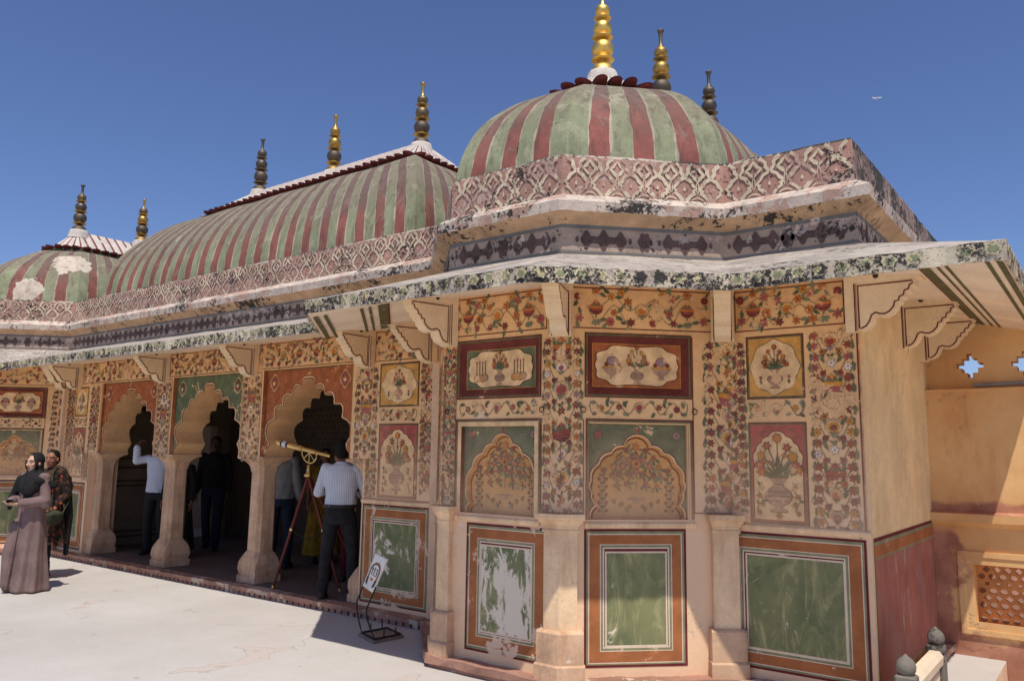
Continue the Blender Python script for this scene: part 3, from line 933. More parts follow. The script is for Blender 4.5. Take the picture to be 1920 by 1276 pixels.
    def vase(s, u, z, h, m='grey', l=2):
        prof = ((0.20, 0), (0.26, 0.04), (0.08, 0.10), (0.10, 0.16), (0.30, 0.28), (0.40, 0.45), (0.34, 0.62), (0.16, 0.72), (0.13, 0.82), (0.24, 0.95), (0.26, 1.0))
        pts = [(u + x * h, z + y * h) for x, y in prof] + [(u - x * h, z + y * h) for x, y in reversed(prof)]
        s.poly([(u + (x - u) * 1.1, z + h * 0.5 + (y - z - h * 0.5) * 1.05) for x, y in pts], 'dark', l)
        s.poly(pts, m, l + 1)
        for yy, ww in ((0.3, 0.30), (0.45, 0.38), (0.58, 0.34), (0.80, 0.12)):
            s.rect(u - ww * h, z + yy * h, u + ww * h, z + yy * h + 0.025 * h, 'dark', l + 2)
        for k in range(-3, 4):
            s.disc(u + k * 0.095 * h, z + 0.52 * h, 0.028 * h, 'lilac', l + 2, 6)
    def bouquet(s, u, z, w, h, cols=('red', 'orange', 'maroon', 'gold'), l=2, vm='grey', vase=True):
        vh = h * 0.44 if vase else h * 0.05
        if vase:
            s.vase(u, z, vh, vm, l)
        zt = z + vh
        for k, a in enumerate((90, 72, 108, 54, 126, 36, 144, 20, 160)):
            L = (h - vh) * (0.95 if k == 0 else 0.9 - 0.05 * k)
            L = min(L, abs(w * 0.5 / max(0.15, abs(math.cos(R(a)))))) * (1.0 if k == 0 else 0.78 + 0.22 * ((k * 7) % 5) / 4)
            e = (u + L * math.cos(R(a)), zt + L * math.sin(R(a)))
            s.vine([(u, zt), (u + 0.4 * (e[0] - u), zt + 0.55 * (e[1] - zt)), e], 0.0022 + 0.004 * h, 'green', l)
            c = cols[(k + 1) // 2 % len(cols)]
            r = h * 0.058
            if k % 3 == 0:
                s.rose(*e, r * 1.1, c, 'gold', l + 1)
            else:
                s.star(*e, r * 1.1, c, 'gold', 6, l + 1)
        for k in range(10):
            a = R(20 + 14 * k + rnd.uniform(-4, 4)); q_ = (h - vh) * rnd.uniform(0.25, 0.62)
            e = (u + q_ * math.cos(a) * min(1, w / max(1e-6, (h - vh))), zt + q_ * math.sin(a))
            (s.star if k % 2 else s.rose)(*e, h * 0.036, cols[k % len(cols)], 'gold')
        for a in (12, 28, 46, 66, 82, 98, 114, 134, 152, 168):
            s.leaf(u, zt - 0.01 * h, R(a), (h - vh) * rnd.uniform(0.38, 0.6), 'dgreen' if a % 4 else 'green', 0.085, 0.2 if a < 90 else -0.2, l)
    def scroll(s, u0, z0, u1, z1, amp, n=2, m='green', leafs=True, ll=0.032, l=0, ph=0.0):
        d = Vector((u1 - u0, z1 - z0)); L = d.length; d.normalize(); nn = Vector((-d.y, d.x))
        N = max(10, int(n * 12)); pts = []
        for k in range(N + 1):
            t = k / N; a = amp * math.sin(2 * math.pi * n * t + ph)
            q = Vector((u0, z0)) + d * (L * t) + nn * a
            pts.append((q.x, q.y))
        s.vine(pts, 0.0026, m, l)
        if leafs:
            for k in range(2, N, 3):
                a = math.atan2(pts[k][1] - pts[k - 1][1], pts[k][0] - pts[k - 1][0])
                sd = 1 if (k // 3) % 2 else -1
                s.leaf(*pts[k], a + sd * R(rnd.uniform(35, 65)), ll * rnd.uniform(0.8, 1.25), rnd.choice(('green', 'dgreen', 'green', 'sage')), 0.30, sd * 0.25, l + 1)
    def done(s, name, parent):
        return s.b.build(name, parent)

FL = ('maroon', 'red', 'rose', 'orange', 'gold', 'maroon')

def strip(a, u0, u1, z0, z1, seed, half=None, r=0.03, tone=None):
    """upright band of flowers, mirrored about its middle (half: 'l' or 'r' draws one side of a folded corner)"""
    q = random.Random(seed)
    W = u1 - u0
    um, hw = (u1, W) if half == 'l' else (u0, W) if half == 'r' else ((u0 + u1) / 2, W / 2)
    sides = {'l': (-1,), 'r': (1,), None: (-1, 1)}[half]
    if half:
        a.clamp = (u0, u1)
    S_ = min(0.078, hw * 0.40)                  # size of the middle motifs
    z = z1 - 0.04
    k = q.randint(0, 4)
    step = max(0.125, min(0.165, hw * 0.95))
    while z > z0 + 0.05:
        c1 = q.choice(FL); c2 = q.choice(('red', 'orange', 'rose', 'maroon', 'gold')); c3 = q.choice(('lilac', 'white', 'rose', 'orange', 'maroon'))
        mo = k % 4
        room = z - z0
        if mo == 0 and room > 0.15:
            a.palmette(um, z - 0.065, S_, q.choice(('rose', 'orange', 'gold')), q.choice(('red', 'maroon')), q.choice(('sage', 'lilac')))
        elif mo == 2 and room > 0.15:
            a.pot(um, z - 0.065, S_ * 1.05, q.choice(('rose', 'maroon')), q.choice(('gold', 'orange', 'red')))
        elif mo == 1:
            a.star(um, z - 0.055, r * 1.1, c3, 'gold'); a.leaf(um, z - 0.02, R(60), r * 1.2, 'green'); a.leaf(um, z - 0.02, R(120), r * 1.2, 'dgreen')
        else:
            a.palmette(um, z - 0.055, S_ * 0.72, q.choice(('white', 'lilac', 'orange')), 'rose', 'sage')
        for sg in sides:
            e = um + sg * hw * 0.66
            a.star(e, z - 0.012, r, c1, 'red')
            a.star(e + sg * hw * 0.03, z - step * 0.55, r * 0.92, c1 if q.random() < 0.5 else c3, 'red') if hw > 0.13 else a.rose(e, z - step * 0.52, r * 0.7, c2, 'maroon')
            if hw > 0.11:
                a.rose(um + sg * hw * 0.36, z - step * 0.82, r * 0.66, c2, 'maroon')
            L = r * 1.75
            for (x, y, an, ml) in ((0.45, 0.06, -130, 1.0), (0.30, 0.10, 50, 1.0), (0.62, 0.42, -60, 0.9), (0.34, 0.92, 120, 1.0), (0.88, 0.22, 110, 0.95), (0.86, 0.34, -80, 0.95), (0.90, 0.78, 80, 0.9), (0.52, 0.98, -30, 0.9), (0.84, 0.86, -100, 0.8)):
                an = an + q.uniform(-18, 18)
                an = an if sg > 0 else 180 - an
                a.leaf(um + sg * hw * x, z - step * y, R(an), L * ml * q.uniform(0.8, 1.15), q.choice(('green', 'dgreen', 'green', 'sage')), 0.27, 0.28 * sg)
            a.vine([(um + sg * hw * x, z - step * y) for x, y in ((0.66, 0.08), (0.84, 0.2), (0.92, 0.42), (0.88, 0.66), (0.70, 0.86), (0.66, 1.0))], 0.0024, 'green')
            a.vine([(um + sg * hw * x, z - step * y) for x, y in ((0.02, 1.0), (0.20, 0.95), (0.36, 0.80), (0.44, 0.55), (0.56, 0.3), (0.64, 0.1))], 0.0024, 'green')
        z -= step * (0.96 + 0.08 * q.random())
        k += 1
    a.clamp = None

def band(a, u0, u1, z0, z1, seed, pots=True):
    """horizontal frieze of flowers, pots at both ends and a palmette in the middle"""
    q = random.Random(seed); H = z1 - z0; W = u1 - u0; um = (u0 + u1) / 2; zm = (z0 + z1) / 2
    small = H < 0.2
    if small:
        r = H * 0.19
        a.palmette(um, zm - H * 0.03, H * 0.34, 'rose', 'red', 'sage')
        for sg in (-1, 1):
            half = W / 2 - 0.02
            n = max(1, int((half - 0.06) / 0.13))
            for k in range(n):
                uu = um + sg * (0.10 + (k + 0.4) * (half - 0.10) / n)
                (a.rose if (k + seed) % 2 == 0 else a.star)(uu, zm + 0.006 * (-1) ** k, r * 1.05, q.choice(FL))
                for dx, dz, an in ((-0.035, 0.25, 150), (0.035, 0.25, 30), (-0.03, -0.28, 200), (0.03, -0.28, -20), (0.05, 0.02, 80)):
                    a.leaf(uu + dx, zm + H * dz, R(an + q.uniform(-25, 25)), 0.048 * q.uniform(0.8, 1.15), q.choice(('green', 'sage', 'dgreen')), 0.3, 0.35)
            a.scroll(um + sg * 0.04, zm, um + sg * (W / 2 - 0.02), zm, H * 0.36, max(1, W / 0.42), leafs=False)
            e = um + sg * (W / 2 - 0.02)
            a.vine([(e - sg * 0.03, zm + H * 0.40), (e, zm + H * 0.28), (e + sg * 0.004, zm), (e - sg * 0.01, zm - H * 0.3), (e - sg * 0.05, zm - H * 0.4)], 0.0028, 'green')
        return
    r = 0.031
    a.palmette(um, z0 + H * 0.42, H * 0.20, 'gold', 'orange', 'sage')
    for sg in (-1, 1):
        half = W / 2
        np_ = 0.66 if half > 0.28 else 0.74
        if pots:
            a.pot(um + sg * half * np_, z0 + H * 0.50, H * 0.185, 'maroon', 'orange', 2)
        if half > 0.28:
            fl = ((0.20, 0.70, 'orange'), (0.40, 0.40, 'orange'), (0.44, 0.82, 'rose'), (0.16, 0.15, 'maroon'), (0.46, 0.16, 'rose'), (0.92, 0.80, 'maroon'), (0.90, 0.24, 'rose'), (0.30, 0.93, 'gold'), (0.66, 0.94, 'orange'))
        else:
            fl = ((0.40, 0.80, 'orange'), (0.36, 0.22, 'maroon'), (0.92, 0.82, 'rose'), (0.88, 0.2, 'rose'))
        for (x, y, c) in fl:
            (a.star if q.random() < 0.85 else a.rose)(um + sg * half * x, z0 + H * y, r * q.uniform(0.9, 1.2), c if q.random() < 0.75 else q.choice(FL), 'red')
            for t in range(2):
                an = q.uniform(0, 360)
                a.leaf(um + sg * half * x + 0.028 * math.cos(R(an)), z0 + H * y + 0.028 * math.sin(R(an)), R(an + q.uniform(-40, 40)), 0.056 * q.uniform(0.8, 1.2), q.choice(('green', 'sage', 'dgreen', 'sage')), 0.28, q.choice((-0.3, 0.3)), 0)
        for t in (35, 70, 110, 145):
            a.leaf(um + sg * half * np_, z0 + H * 0.2, R(t - 180), 0.05, 'sage', 0.28, 0.3, 0)
        a.scroll(um + sg * 0.03, z0 + H * 0.3, um + sg * half * 0.95, z0 + H * 0.45, H * 0.24, max(1, half / 0.28), 'sage', leafs=False)
        a.scroll(um + sg * 0.03, z0 + H * 0.6, um + sg * half * 0.95, z0 + H * 0.75, H * 0.15, max(1, half / 0.28), 'sage', leafs=False)

def border_lines(a, u0, z0, u1, z1, w=0.008):
    a.frame((u0, z0, u1, z1), w, 'line', 0)

niche_m = paint('niche_plaster', lin(218, 164, 104), var=0.14, scale=3, dirt=0.15, fade=(1.1, 1.65, 0.5, 0.6), fadecol=lin(228, 190, 150))
# ------------------------------------------------------------------ wall builders
def wall_face(pl, u0, u1, z0, z1, holes, mfun, thick=0.22):
    """plaster wall with sunk panels: holes = (u0,u1,z0,z1,depth)"""
    b = MB()
    us = sorted({u0, u1, *[h[0] for h in holes], *[h[1] for h in holes]})
    zs = sorted({z0, z1, *[h[2] for h in holes], *[h[3] for h in holes]})
    for a, c in zip(us, us[1:]):
        for e, g in zip(zs, zs[1:]):
            um, zm = (a + c) / 2, (e + g) / 2
            hh = [h for h in holes if h[0] < um < h[1] and h[2] < zm < h[3]]
            d = -hh[0][4] if hh else 0
            b.face([pl.p(a, e, d), pl.p(c, e, d), pl.p(c, g, d), pl.p(a, g, d)], mfun)
    for h in holes:
        d = -h[4]
        c = [(h[0], h[2]), (h[1], h[2]), (h[1], h[3]), (h[0], h[3])]
        for i in range(4):
            p, q = c[i], c[(i + 1) % 4]
            b.face([pl.p(*p, 0), pl.p(*p, d), pl.p(*q, d), pl.p(*q, 0)], mfun)
    for p, q in (((u0, z0), (u1, z0)), ((u1, z0), (u1, z1)), ((u1, z1), (u0, z1)), ((u0, z1), (u0, z0))):
        b.face([pl.p(*p, 0), pl.p(*q, 0), pl.p(*q, -thick), pl.p(*p, -thick)], mfun)
    b.face([pl.p(u0, z0, -thick), pl.p(u0, z1, -thick), pl.p(u1, z1, -thick), pl.p(u1, z0, -thick)], mfun)
    return b

def inset(a, w):
    return (a[0] + w, a[1] + w, a[2] - w, a[3] - w)

def dado(pl, outer, ochre, inn, fld, suf, fld_m, label=None):
    a = Art(pl, 0.003)
    s = suf
    a.ring(outer, inset(outer, 0.017), 'd_line' + s)
    a.ring(inset(outer, 0.017), inset(ochre, -0.007), 'd_green' + s)
    a.ring(inset(ochre, -0.007), ochre, 'd_cream' + s)
    a.ring(ochre, inset(inn, -0.006), 'd_ochre' + s)
    a.ring(inset(inn, -0.006), inn, 'd_cream' + s)
    a.ring(inn, inset(inn, 0.016), 'd_green' + s)
    a.ring(inset(inn, 0.016), inset(inn, 0.026), 'd_cream' + s)
    a.ring(inset(inn, 0.026), inset(fld, -0.012), 'd_line' + s)
    a.ring(inset(fld, -0.012), fld, 'd_cream' + s)
    o = bpart(a.b, 'dado_panel', None, label)
    a = Art(pl, 0.003)
    a.rect(*fld, fld_m)
    a.done('green_field', o)
    return o

def cartouche(cu, cz, w, h, n=40):
    out = []
    for k in range(n):
        t = 2 * math.pi * k / n
        c, s = math.cos(t), math.sin(t)
        e = 0.62
        x = math.copysign(abs(c) ** e, c); y = math.copysign(abs(s) ** e, s)
        m = 1 - 0.055 * (1 + math.cos(8 * t))
        tip = 0.10 * max(0, 1 - abs(s) * 5) + 0.0
        out.append((cu + w / 2 * x * (m + tip), cz + h / 2 * y * m))
    return out

def picture(pl, outer, inner, bg, kind, label=None, depth=0.035):
    """sunk picture: bevelled maroon frame down to a painted ground with a lobed cream field"""
    b = MB()
    d = -depth
    o1 = inset(outer, 0.022)
    def rp(r, off):
        return [pl.p(r[0], r[1], off), pl.p(r[2], r[1], off), pl.p(r[2], r[3], off), pl.p(r[0], r[3], off)]
    def ringq(r0, f0, r1, f1, m):
        A, B = rp(r0, f0), rp(r1, f1)
        for i in range(4):
            b.face([A[i], A[(i + 1) % 4], B[(i + 1) % 4], B[i]], PAL[m])
    ringq(outer, 0.006, inset(outer, 0.008), 0.006, 'line')
    ringq(outer, 0.006, outer, -0.002, 'line')
    ringq(inset(outer, 0.008), 0.006, o1, 0.004, 'oline')
    ringq(o1, 0.004, inner, d + 0.003, 'browned')
    ringq(inner, d + 0.003, inset(inner, 0.004), d + 0.003, 'gold')
    b.face(rp(inset(inner, 0.004), d + 0.003), PAL[bg])
    o = bpart(b, 'framed_picture', None, label)
    cu, cz = (inner[0] + inner[2]) / 2, (inner[1] + inner[3]) / 2
    w, h = (inner[2] - inner[0]) * 0.95, (inner[3] - inner[1]) * 0.95
    a = Art(pl, d + 0.006)
    c = cartouche(cu, cz, w, h)
    a.fan(cu, cz, [(cu + (x - cu) * 1.02, cz + (y - cz) * 1.03) for x, y in c], 'line', 0)
    a.fan(cu, cz, c, 'cream', 1)
    a.bouquet(cu, cz - h * 0.42, w * 0.34, h * 0.88, ('red', 'gold', 'red', 'orange'), 2)
    for sg in (-1, 1):
        x = cu + sg * w * 0.29
        if kind == 'flasks':
            for k in range(4):
                xx = x + (k - 1.5) * w * 0.045
                zz = cz - h * 0.30 + (k % 2) * h * 0.02
                a.disc(xx, zz + h * 0.06, h * 0.105, 'dark', 2, 10); a.disc(xx, zz + h * 0.06, h * 0.09, 'grey' if k % 2 else 'gold', 3, 10)
                a.rect(xx - h * 0.014, zz + h * 0.12, xx + h * 0.014, zz + h * 0.46, 'dark', 2)
                a.disc(xx, zz + h * 0.48, h * 0.03, 'rose', 3, 6)
        else:
            a.fan(x, cz - h * 0.06, [(x - w * 0.125, cz - h * 0.03), (x - w * 0.085, cz - h * 0.18), (x - w * 0.02, cz - h * 0.25), (x - w * 0.035, cz - h * 0.33), (x + w * 0.035, cz - h * 0.33), (x + w * 0.02, cz - h * 0.25), (x + w * 0.085, cz - h * 0.18), (x + w * 0.125, cz - h * 0.03)], 'grey', 2)
            a.rect(x - w * 0.118, cz - h * 0.065, x + w * 0.118, cz - h * 0.03, 'gold', 3)
            a.disc(x, cz + h * 0.10, h * 0.15, 'dark', 2, 12, 0.8); a.disc(x, cz + h * 0.10, h * 0.13, 'lilac', 3, 12, 0.8)
            a.rect(x - 0.002, cz + h * 0.2, x + 0.002, cz + h * 0.30, 'grey', 2)
            for s2 in (-1, 1):
                a.rose(x + s2 * w * 0.072, cz + h * 0.02, h * 0.055, 'red', 'maroon', 3)
    a.done('painting', o)
    return o

def bez(a, v, c, n=5):
    """smooth curve from a to c passing near v"""
    k = (2 * v[0] - 0.5 * a[0] - 0.5 * c[0], 2 * v[1] - 0.5 * a[1] - 0.5 * c[1])
    out = []
    for i in range(n):
        t = i / n
        out.append(((1 - t) ** 2 * a[0] + 2 * t * (1 - t) * k[0] + t * t * c[0], (1 - t) ** 2 * a[1] + 2 * t * (1 - t) * k[1] + t * t * c[1]))
    return out

def arch_half(J, bulge=0.32):
    """J: cusp points (u>0) from apex down; returns outline from apex to the foot"""
    out = []
    for i in range(len(J) - 1):
        a, c = Vector(J[i]), Vector(J[i + 1])
        d = c - a; n = Vector((-d.y, d.x))
        if n.x < 0:
            n = -n
        n = Vector((abs(n.x), abs(n.y)))
        f = bulge if i < len(J) - 1 else 0
        v = (a + c) / 2 + n.normalized() * d.length * (f * 0.55)
        out += bez(a, v, c, 5)
    out.append(tuple(J[-1]))
    return out

def niche(pl, outer, inner, cu, J, label=None, depth=0.03, d2=0.045, sp='spgreen', feet=None):
    """blind lobed arch: sunk painted spandrel and a deeper plaster back with a flower painting"""
    b = MB()
    z0 = outer[1]
    def q(u, z, off):
        return pl.p(u, z, off)
    rim = (outer[0], z0, outer[2], outer[3])
    half = arch_half(J)
    arc = [(cu - u, z) for u, z in reversed(half)] + [(cu + u, z) for u, z in half[1:]]
    # frame lines on the wall
    for w0, w1, m, off in ((0.0, 0.009, 'line', 0.006), (0.009, 0.022, 'oline', 0.005), (0.022, inner[0] - outer[0] - 0.008, 'cream', 0.004)):
        a = [(outer[0] + w0, z0), (outer[0] + w1, z0), (outer[0] + w1, outer[3] - w1), (outer[2] - w1, outer[3] - w1), (outer[2] - w1, z0), (outer[2] - w0, z0), (outer[2] - w0, outer[3] - w0), (outer[0] + w0, outer[3] - w0)]
        for i0, i1, i2, i3 in ((0, 1, 2, 7), (2, 3, 6, 7), (3, 4, 5, 6)):
            b.face([q(*a[i0], off), q(*a[i1], off), q(*a[i2], off), q(*a[i3], off)], PAL[m])
    d = -depth
    L, Rr, T = inner[0], inner[2], inner[3]
    b.face([q(L - 0.008, z0, 0.004), q(L - 0.008, T + 0.008, 0.004), q(L, T, d), q(L, z0, d)], PAL['line'])
    b.face([q(Rr + 0.008, z0, 0.004), q(Rr, z0, d), q(Rr, T, d), q(Rr + 0.008, T + 0.008, 0.004)], PAL['line'])
    b.face([q(L - 0.008, T + 0.008, 0.004), q(Rr + 0.008, T + 0.008, 0.004), q(Rr, T, d), q(L, T, d)], PAL['line'])
    # spandrel: the two sides as polygons meeting above the apex
    mid = len(arc) // 2
    lft = [(L, z0)] + [(L, T), (cu, T)] + [arc[k] for k in range(mid, -1, -1)]
    rgt = [(Rr, z0)] + [arc[k] for k in range(len(arc) - 1, mid - 1, -1)] + [(cu, T), (Rr, T)]
    b.face([q(*p, d) for p in lft], PAL[sp]); b.face([q(*p, d) for p in rgt], PAL[sp])
    # reveal of the arch
    b.grid([[q(*p, d) for p in arc], [q(*p, d - d2) for p in arc]], intrados_m, False)
    o = bpart(b, 'blind_arch', None, label)
    a = Art(pl, d + 0.002)
    def off(arc, w):
        res = []
        for i, p in enumerate(arc):
            res.append((cu + (p[0] - cu) * (1 + w / 0.34), p[1] + w * (0.8 if abs(p[0] - cu) < 0.3 else 0.25)))
        return res
    for w0, w1, m in ((0.0, 0.010, 'cream'), (0.010, 0.018, 'line')):
        A, B = off(arc, w0), off(arc, w1)
        A = [(min(max(x, L), Rr), z) for x, z in A]; B = [(min(max(x, L), Rr), z) for x, z in B]
        a.b.grid([[a.P(*p, 0) for p in A], [a.P(*p, 0) for p in B]], PAL[m], False)
    for sg in (-1, 1):
        fx = cu + sg * (Rr - L) * 0.40
        a.star(fx, T - 0.085, 0.036, 'rose' if sg < 0 else 'lilac', 'maroon', 8)
        a.scroll(cu + sg * 0.06, T - 0.03, fx - sg * 0.03, T - 0.09, 0.018, 1.2, 'sage', ll=0.022)
        a.scroll(fx, T - 0.13, fx + sg * 0.01, T - 0.26, 0.015, 1, 'sage', ll=0.022)
    ap = max(p[1] for p in arc)
    a.poly([(cu - 0.006, ap + 0.012), (cu + 0.006, ap + 0.012), (cu + 0.014, ap + 0.05), (cu, ap + 0.06), (cu - 0.014, ap + 0.05)], 'red', 1)
    a.done('spandrel_print', o)
    # the back of the niche
    db = d - d2 + 0.002
    b = MB(); b.face([q(L, z0, db), q(Rr, z0, db), q(Rr, T - 0.02, db), q(L, T - 0.02, db)], niche_m)
    bk = b.build('niche_back', o)
    a = Art(pl, db + 0.002)
    A = [(cu + (x - cu) * 0.965, z - 0.012) for x, z in arc]; B = [(cu + (x - cu) * 0.940, z - 0.022) for x, z in arc]
    a.b.grid([[a.P(*p, 0) for p in A], [a.P(*p, 0) for p in B]], PAL['line'], False)
    zb = z0 + 0.18
    hh = ap - zb - 0.06
    a.vine([(cu, zb + 0.02), (cu + 0.004, zb + hh * 0.4), (cu, zb + hh * 0.9)], 0.003, 'sage')
    for dx, dz, r_, c_, st_ in ((0, 0.93, 0.034, 'orange', 0), (0.075, 0.86, 0.022, 'red', 1), (0, 0.76, 0.026, 'rose', 0), (0.055, 0.68, 0.026, 'rose', 0), (0.135, 0.72, 0.022, 'red', 0), (0, 0.60, 0.036, 'orange', 1), (0.105, 0.56, 0.028, 'rose', 0), (0.175, 0.54, 0.024, 'orange', 0),
                                (0, 0.45, 0.026, 'rose', 0), (0.06, 0.40, 0.022, 'rose', 1), (0.135, 0.38, 0.022, 'red', 1), (0.19, 0.36, 0.02, 'rose', 0), (0.075, 0.20, 0.02, 'rose', 0), (0.16, 0.16, 0.018, 'orange', 0)):
        for sg in ((-1, 1) if dx else (1,)):
            x_, z_ = cu + sg * dx, zb + hh * dz
            (a.rose if st_ else a.star)(x_, z_, r_, c_, 'maroon' if st_ else 'gold')
            for t in range(3):
                an = R(-90 - sg * 50 + 50 * t) if dx else R(-150 + 60 * t)
                a.leaf(x_ + 0.8 * r_ * math.cos(an), z_ + 0.8 * r_ * math.sin(an), an, 0.045 * rnd.uniform(0.8, 1.2), rnd.choice(('green', 'dgreen', 'sage')), 0.26, 0.25 * sg, 0)
    a.rect(cu - 0.07, zb - 0.04, cu + 0.07, zb - 0.03, 'grey', 1); a.rect(cu - 0.02, zb - 0.06, cu + 0.02, zb - 0.04, 'grey', 1)
    for sg in (-1, 1):
        x = cu + sg * (Rr - L) * 0.34
        a.vine([(x, z0 + 0.03), (x + sg * 0.005, z0 + 0.2), (x - sg * 0.01, z0 + 0.33)], 0.003, 'green')
        for k in range(5):
            zz = z0 + 0.06 + k * 0.058
            for s2 in (-1, 1):
                a.rose(x + s2 * 0.026, zz, 0.013, 'rose' if k < 4 else 'maroon', 'maroon', 1)
                a.leaf(x, zz + 0.02, R(90 - s2 * 50), 0.032, 'dgreen', 0.28, 0.1)
        for s2 in (-0.8, 0, 0.8):
            a.leaf(x - sg * 0.01, z0 + 0.33, R(90 + 35 * s2), 0.05, 'maroon', 0.2, 0)
        for k in range(3):
            a.leaf(cu + sg * (0.06 + 0.05 * k), z0 + 0.05 + 0.03 * k, R(90 - sg * 30), 0.045, 'sage', 0.3, 0.1)
            a.rose(cu + sg * (0.05 + 0.06 * k), z0 + 0.09 + 0.02 * k, 0.012, 'orange', 'red')
    a.done('flower_painting', o)
    return o

def tall_panel(pl, r, bg='pinkred', label=None):
    """flat painted panel: red ground, lobed cream field and a tall vase of flowers"""
    a = Art(pl, 0.003)
    a.frame(r, 0.007, 'line', 0); a.ring(inset(r, 0.007), inset(r, 0.018), 'oline', 0)
    i = inset(r, 0.018)
    a.rect(*i, bg, 0)
    o = bpart(a.b, 'painted_panel', None, label)
    cu = (i[0] + i[2]) / 2; w = i[2] - i[0]; h = i[3] - i[1]
    a = Art(pl, 0.0046)
    top = i[3] - 0.05
    J = [(0, top), (w * 0.16, top - h * 0.055), (w * 0.30, top - h * 0.12), (w * 0.40, top - h * 0.20), (w * 0.45, top - h * 0.30), (w * 0.40, top - h * 0.36), (w * 0.455, top - h * 0.42)]
    half = arch_half(J)
    arc = [(cu - u, z) for u, z in reversed(half)] + [(cu + u, z) for u, z in half[1:]]
    poly = [(cu - w * 0.455, i[1] + 0.012)] + arc + [(cu + w * 0.455, i[1] + 0.012)]
    a.poly([(cu + (x - cu) * 1.03, z + 0.005) for x, z in poly], 'line', 0)
    a.poly(poly, 'cream', 1)
    for sg in (-1, 1):
        a.scroll(cu + sg * w * 0.20, i[3] - 0.03, cu + sg * w * 0.46, i[3] - 0.12, 0.012, 1.2, 'rose', ll=0.02, l=1)
        a.scroll(cu + sg * w * 0.36, i[1] + 0.05, cu + sg * w * 0.33, i[1] + h * 0.40, 0.02, 1.6, ll=0.034, l=2)
        for k in range(4):
            a.star(cu + sg * w * (0.36 - 0.06 * (k % 2)), i[1] + 0.06 + k * h * 0.085, 0.02, ('rose', 'gold', 'orange', 'gold')[k], 'red', 6, 3)
    a.bouquet(cu, i[1] + 0.07, w * 0.86, h * 0.78, ('orange', 'red', 'gold', 'rose'), 2)
    a.star(cu, i[1] + 0.04, 0.024, 'gold', 'red', 6, 3)
    a.done('painting', o)
    return o

def square_panel(pl, r, label=None):
    a = Art(pl, 0.003)
    a.frame(r, 0.008, 'line', 0); a.ring(inset(r, 0.008), inset(r, 0.020), 'oline', 0)
    i = inset(r, 0.02)
    a.rect(*i, 'ochre', 0)
    o = bpart(a.b, 'painted_panel', None, label)
    cu, cz = (i[0] + i[2]) / 2, (i[1] + i[3]) / 2
    w, h = i[2] - i[0], i[3] - i[1]
    a = Art(pl, 0.0046)
    def lob(k):
        out = []
        for j in range(48):
            t = 2 * math.pi * j / 48
            m = 0.88 + 0.07 * abs(math.cos(4 * t)) + (0.05 if j % 12 == 0 else 0)
            out.append((cu + w / 2 * m * k * math.cos(t), cz + h / 2 * m * k * math.sin(t)))
        return out
    a.fan(cu, cz, lob(1.0), 'dgreen', 0); a.fan(cu, cz, lob(0.975), 'cream', 1)
    a.bouquet(cu, cz - h * 0.36, w * 0.62, h * 0.72, ('red', 'red', 'orange', 'maroon'), 2)
    for sg in (-1, 1):
        a.star(cu + sg * w * 0.27, cz - h * 0.18, 0.014, 'rose', 'red', 6, 2)
        a.leaf(cu + sg * w * 0.27, cz - h * 0.30, R(90), 0.04, 'dgreen', 0.3, 0.1, 2)
    a.done('painting', o)
    return o

def iron_ring(pl, u, z):
    b = MB()
    b.tube([pl.p(u, z + 0.02, -0.01), pl.p(u, z + 0.02, 0.02)], 0.005, iron_m, 6)
    pts = [pl.p(u + 0.019 * math.sin(t), z + 0.0 + 0.021 * math.cos(t), 0.016) for t in [2 * math.pi * k / 14 for k in range(15)]]
    b.tube(pts, 0.0036, iron_m, 6)
    return bpart(b, 'iron_ring')
iron_m = simple('iron', (0.03, 0.025, 0.022), 0.55, 0.4)

# ------------------------------------------------------------------ the bay walls
PA = Pl((-4.39, 4.93), (1, 0)); PB = Pl((-3.26, 4.93), (1, 1)); PL_ = Pl((-5.31, 5.85), (1, -1)); PC = Pl((-2.34, 5.85), (1, 0))
PF = Pl((-14.19, 4.93), (1, 1)); PG = Pl((-15.32, 4.93), (1, 0)); PM = Pl((0, 5.85), (1, 0)); PD = Pl((-1.356, 5.854), (0, 1))
LB = 0.92 * 2 ** 0.5
JA = [(0, 1.805), (0.10, 1.727), (0.19, 1.655), (0.295, 1.54), (0.35, 1.39), (0.315, 1.265), (0.352, 1.19)]
JB = [(0, 1.806), (0.104, 1.722), (0.198, 1.672), (0.292, 1.592), (0.351, 1.47), (0.344, 1.38), (0.315, 1.29), (0.355, 1.19)]

def facetA(pl, tags):
    w = wall_face(pl, 0, 1.13, 0.05, 2.94, [(0.14, 0.93, 2.11, 2.545, 0.04), (0.17, 0.935, 1.19, 1.89, 0.08)], wall_m)
    wl = bpart(w, 'bay_wall', None, tags[0])
    a = Art(pl)
    border_lines(a, 0.045, 2.60, 1.0, 2.912)
    band(a, 0.06, 0.985, 2.61, 2.90, 11)
    border_lines(a, -0.055, 1.235, 0.108, 2.56, 0.006)
    strip(a, -0.04, 0.10, 1.26, 2.54, 21, r=0.024)
    strip(a, 0.955, 1.13, 1.30, 2.55, 23, half='l')
    a.rect(0.953, 1.232, 1.129, 1.240, 'line'); a.rect(0.953, 1.24, 0.959, 1.92, 'line')
    band(a, 0.13, 0.93, 1.945, 2.07, 25)
    a.done('floral_print', wl)
    picture(pl, (0.115, 2.085, 0.95, 2.562), (0.185, 2.165, 0.872, 2.482), 'spgreen', 'flasks', tags[1])
    niche(pl, (0.112, 1.19, 0.952, 1.926), (0.178, 1.19, 0.932, 1.892), 0.562, JA, tags[2])
    dado(pl, (0.248, 0.16, 1.012, 1.118), (0.283, 0.203, 0.985, 1.078), (0.366, 0.278, 0.90, 1.0), (0.402, 0.32, 0.866, 0.95), '_worn', 'field_bare', tags[3])
    return wl

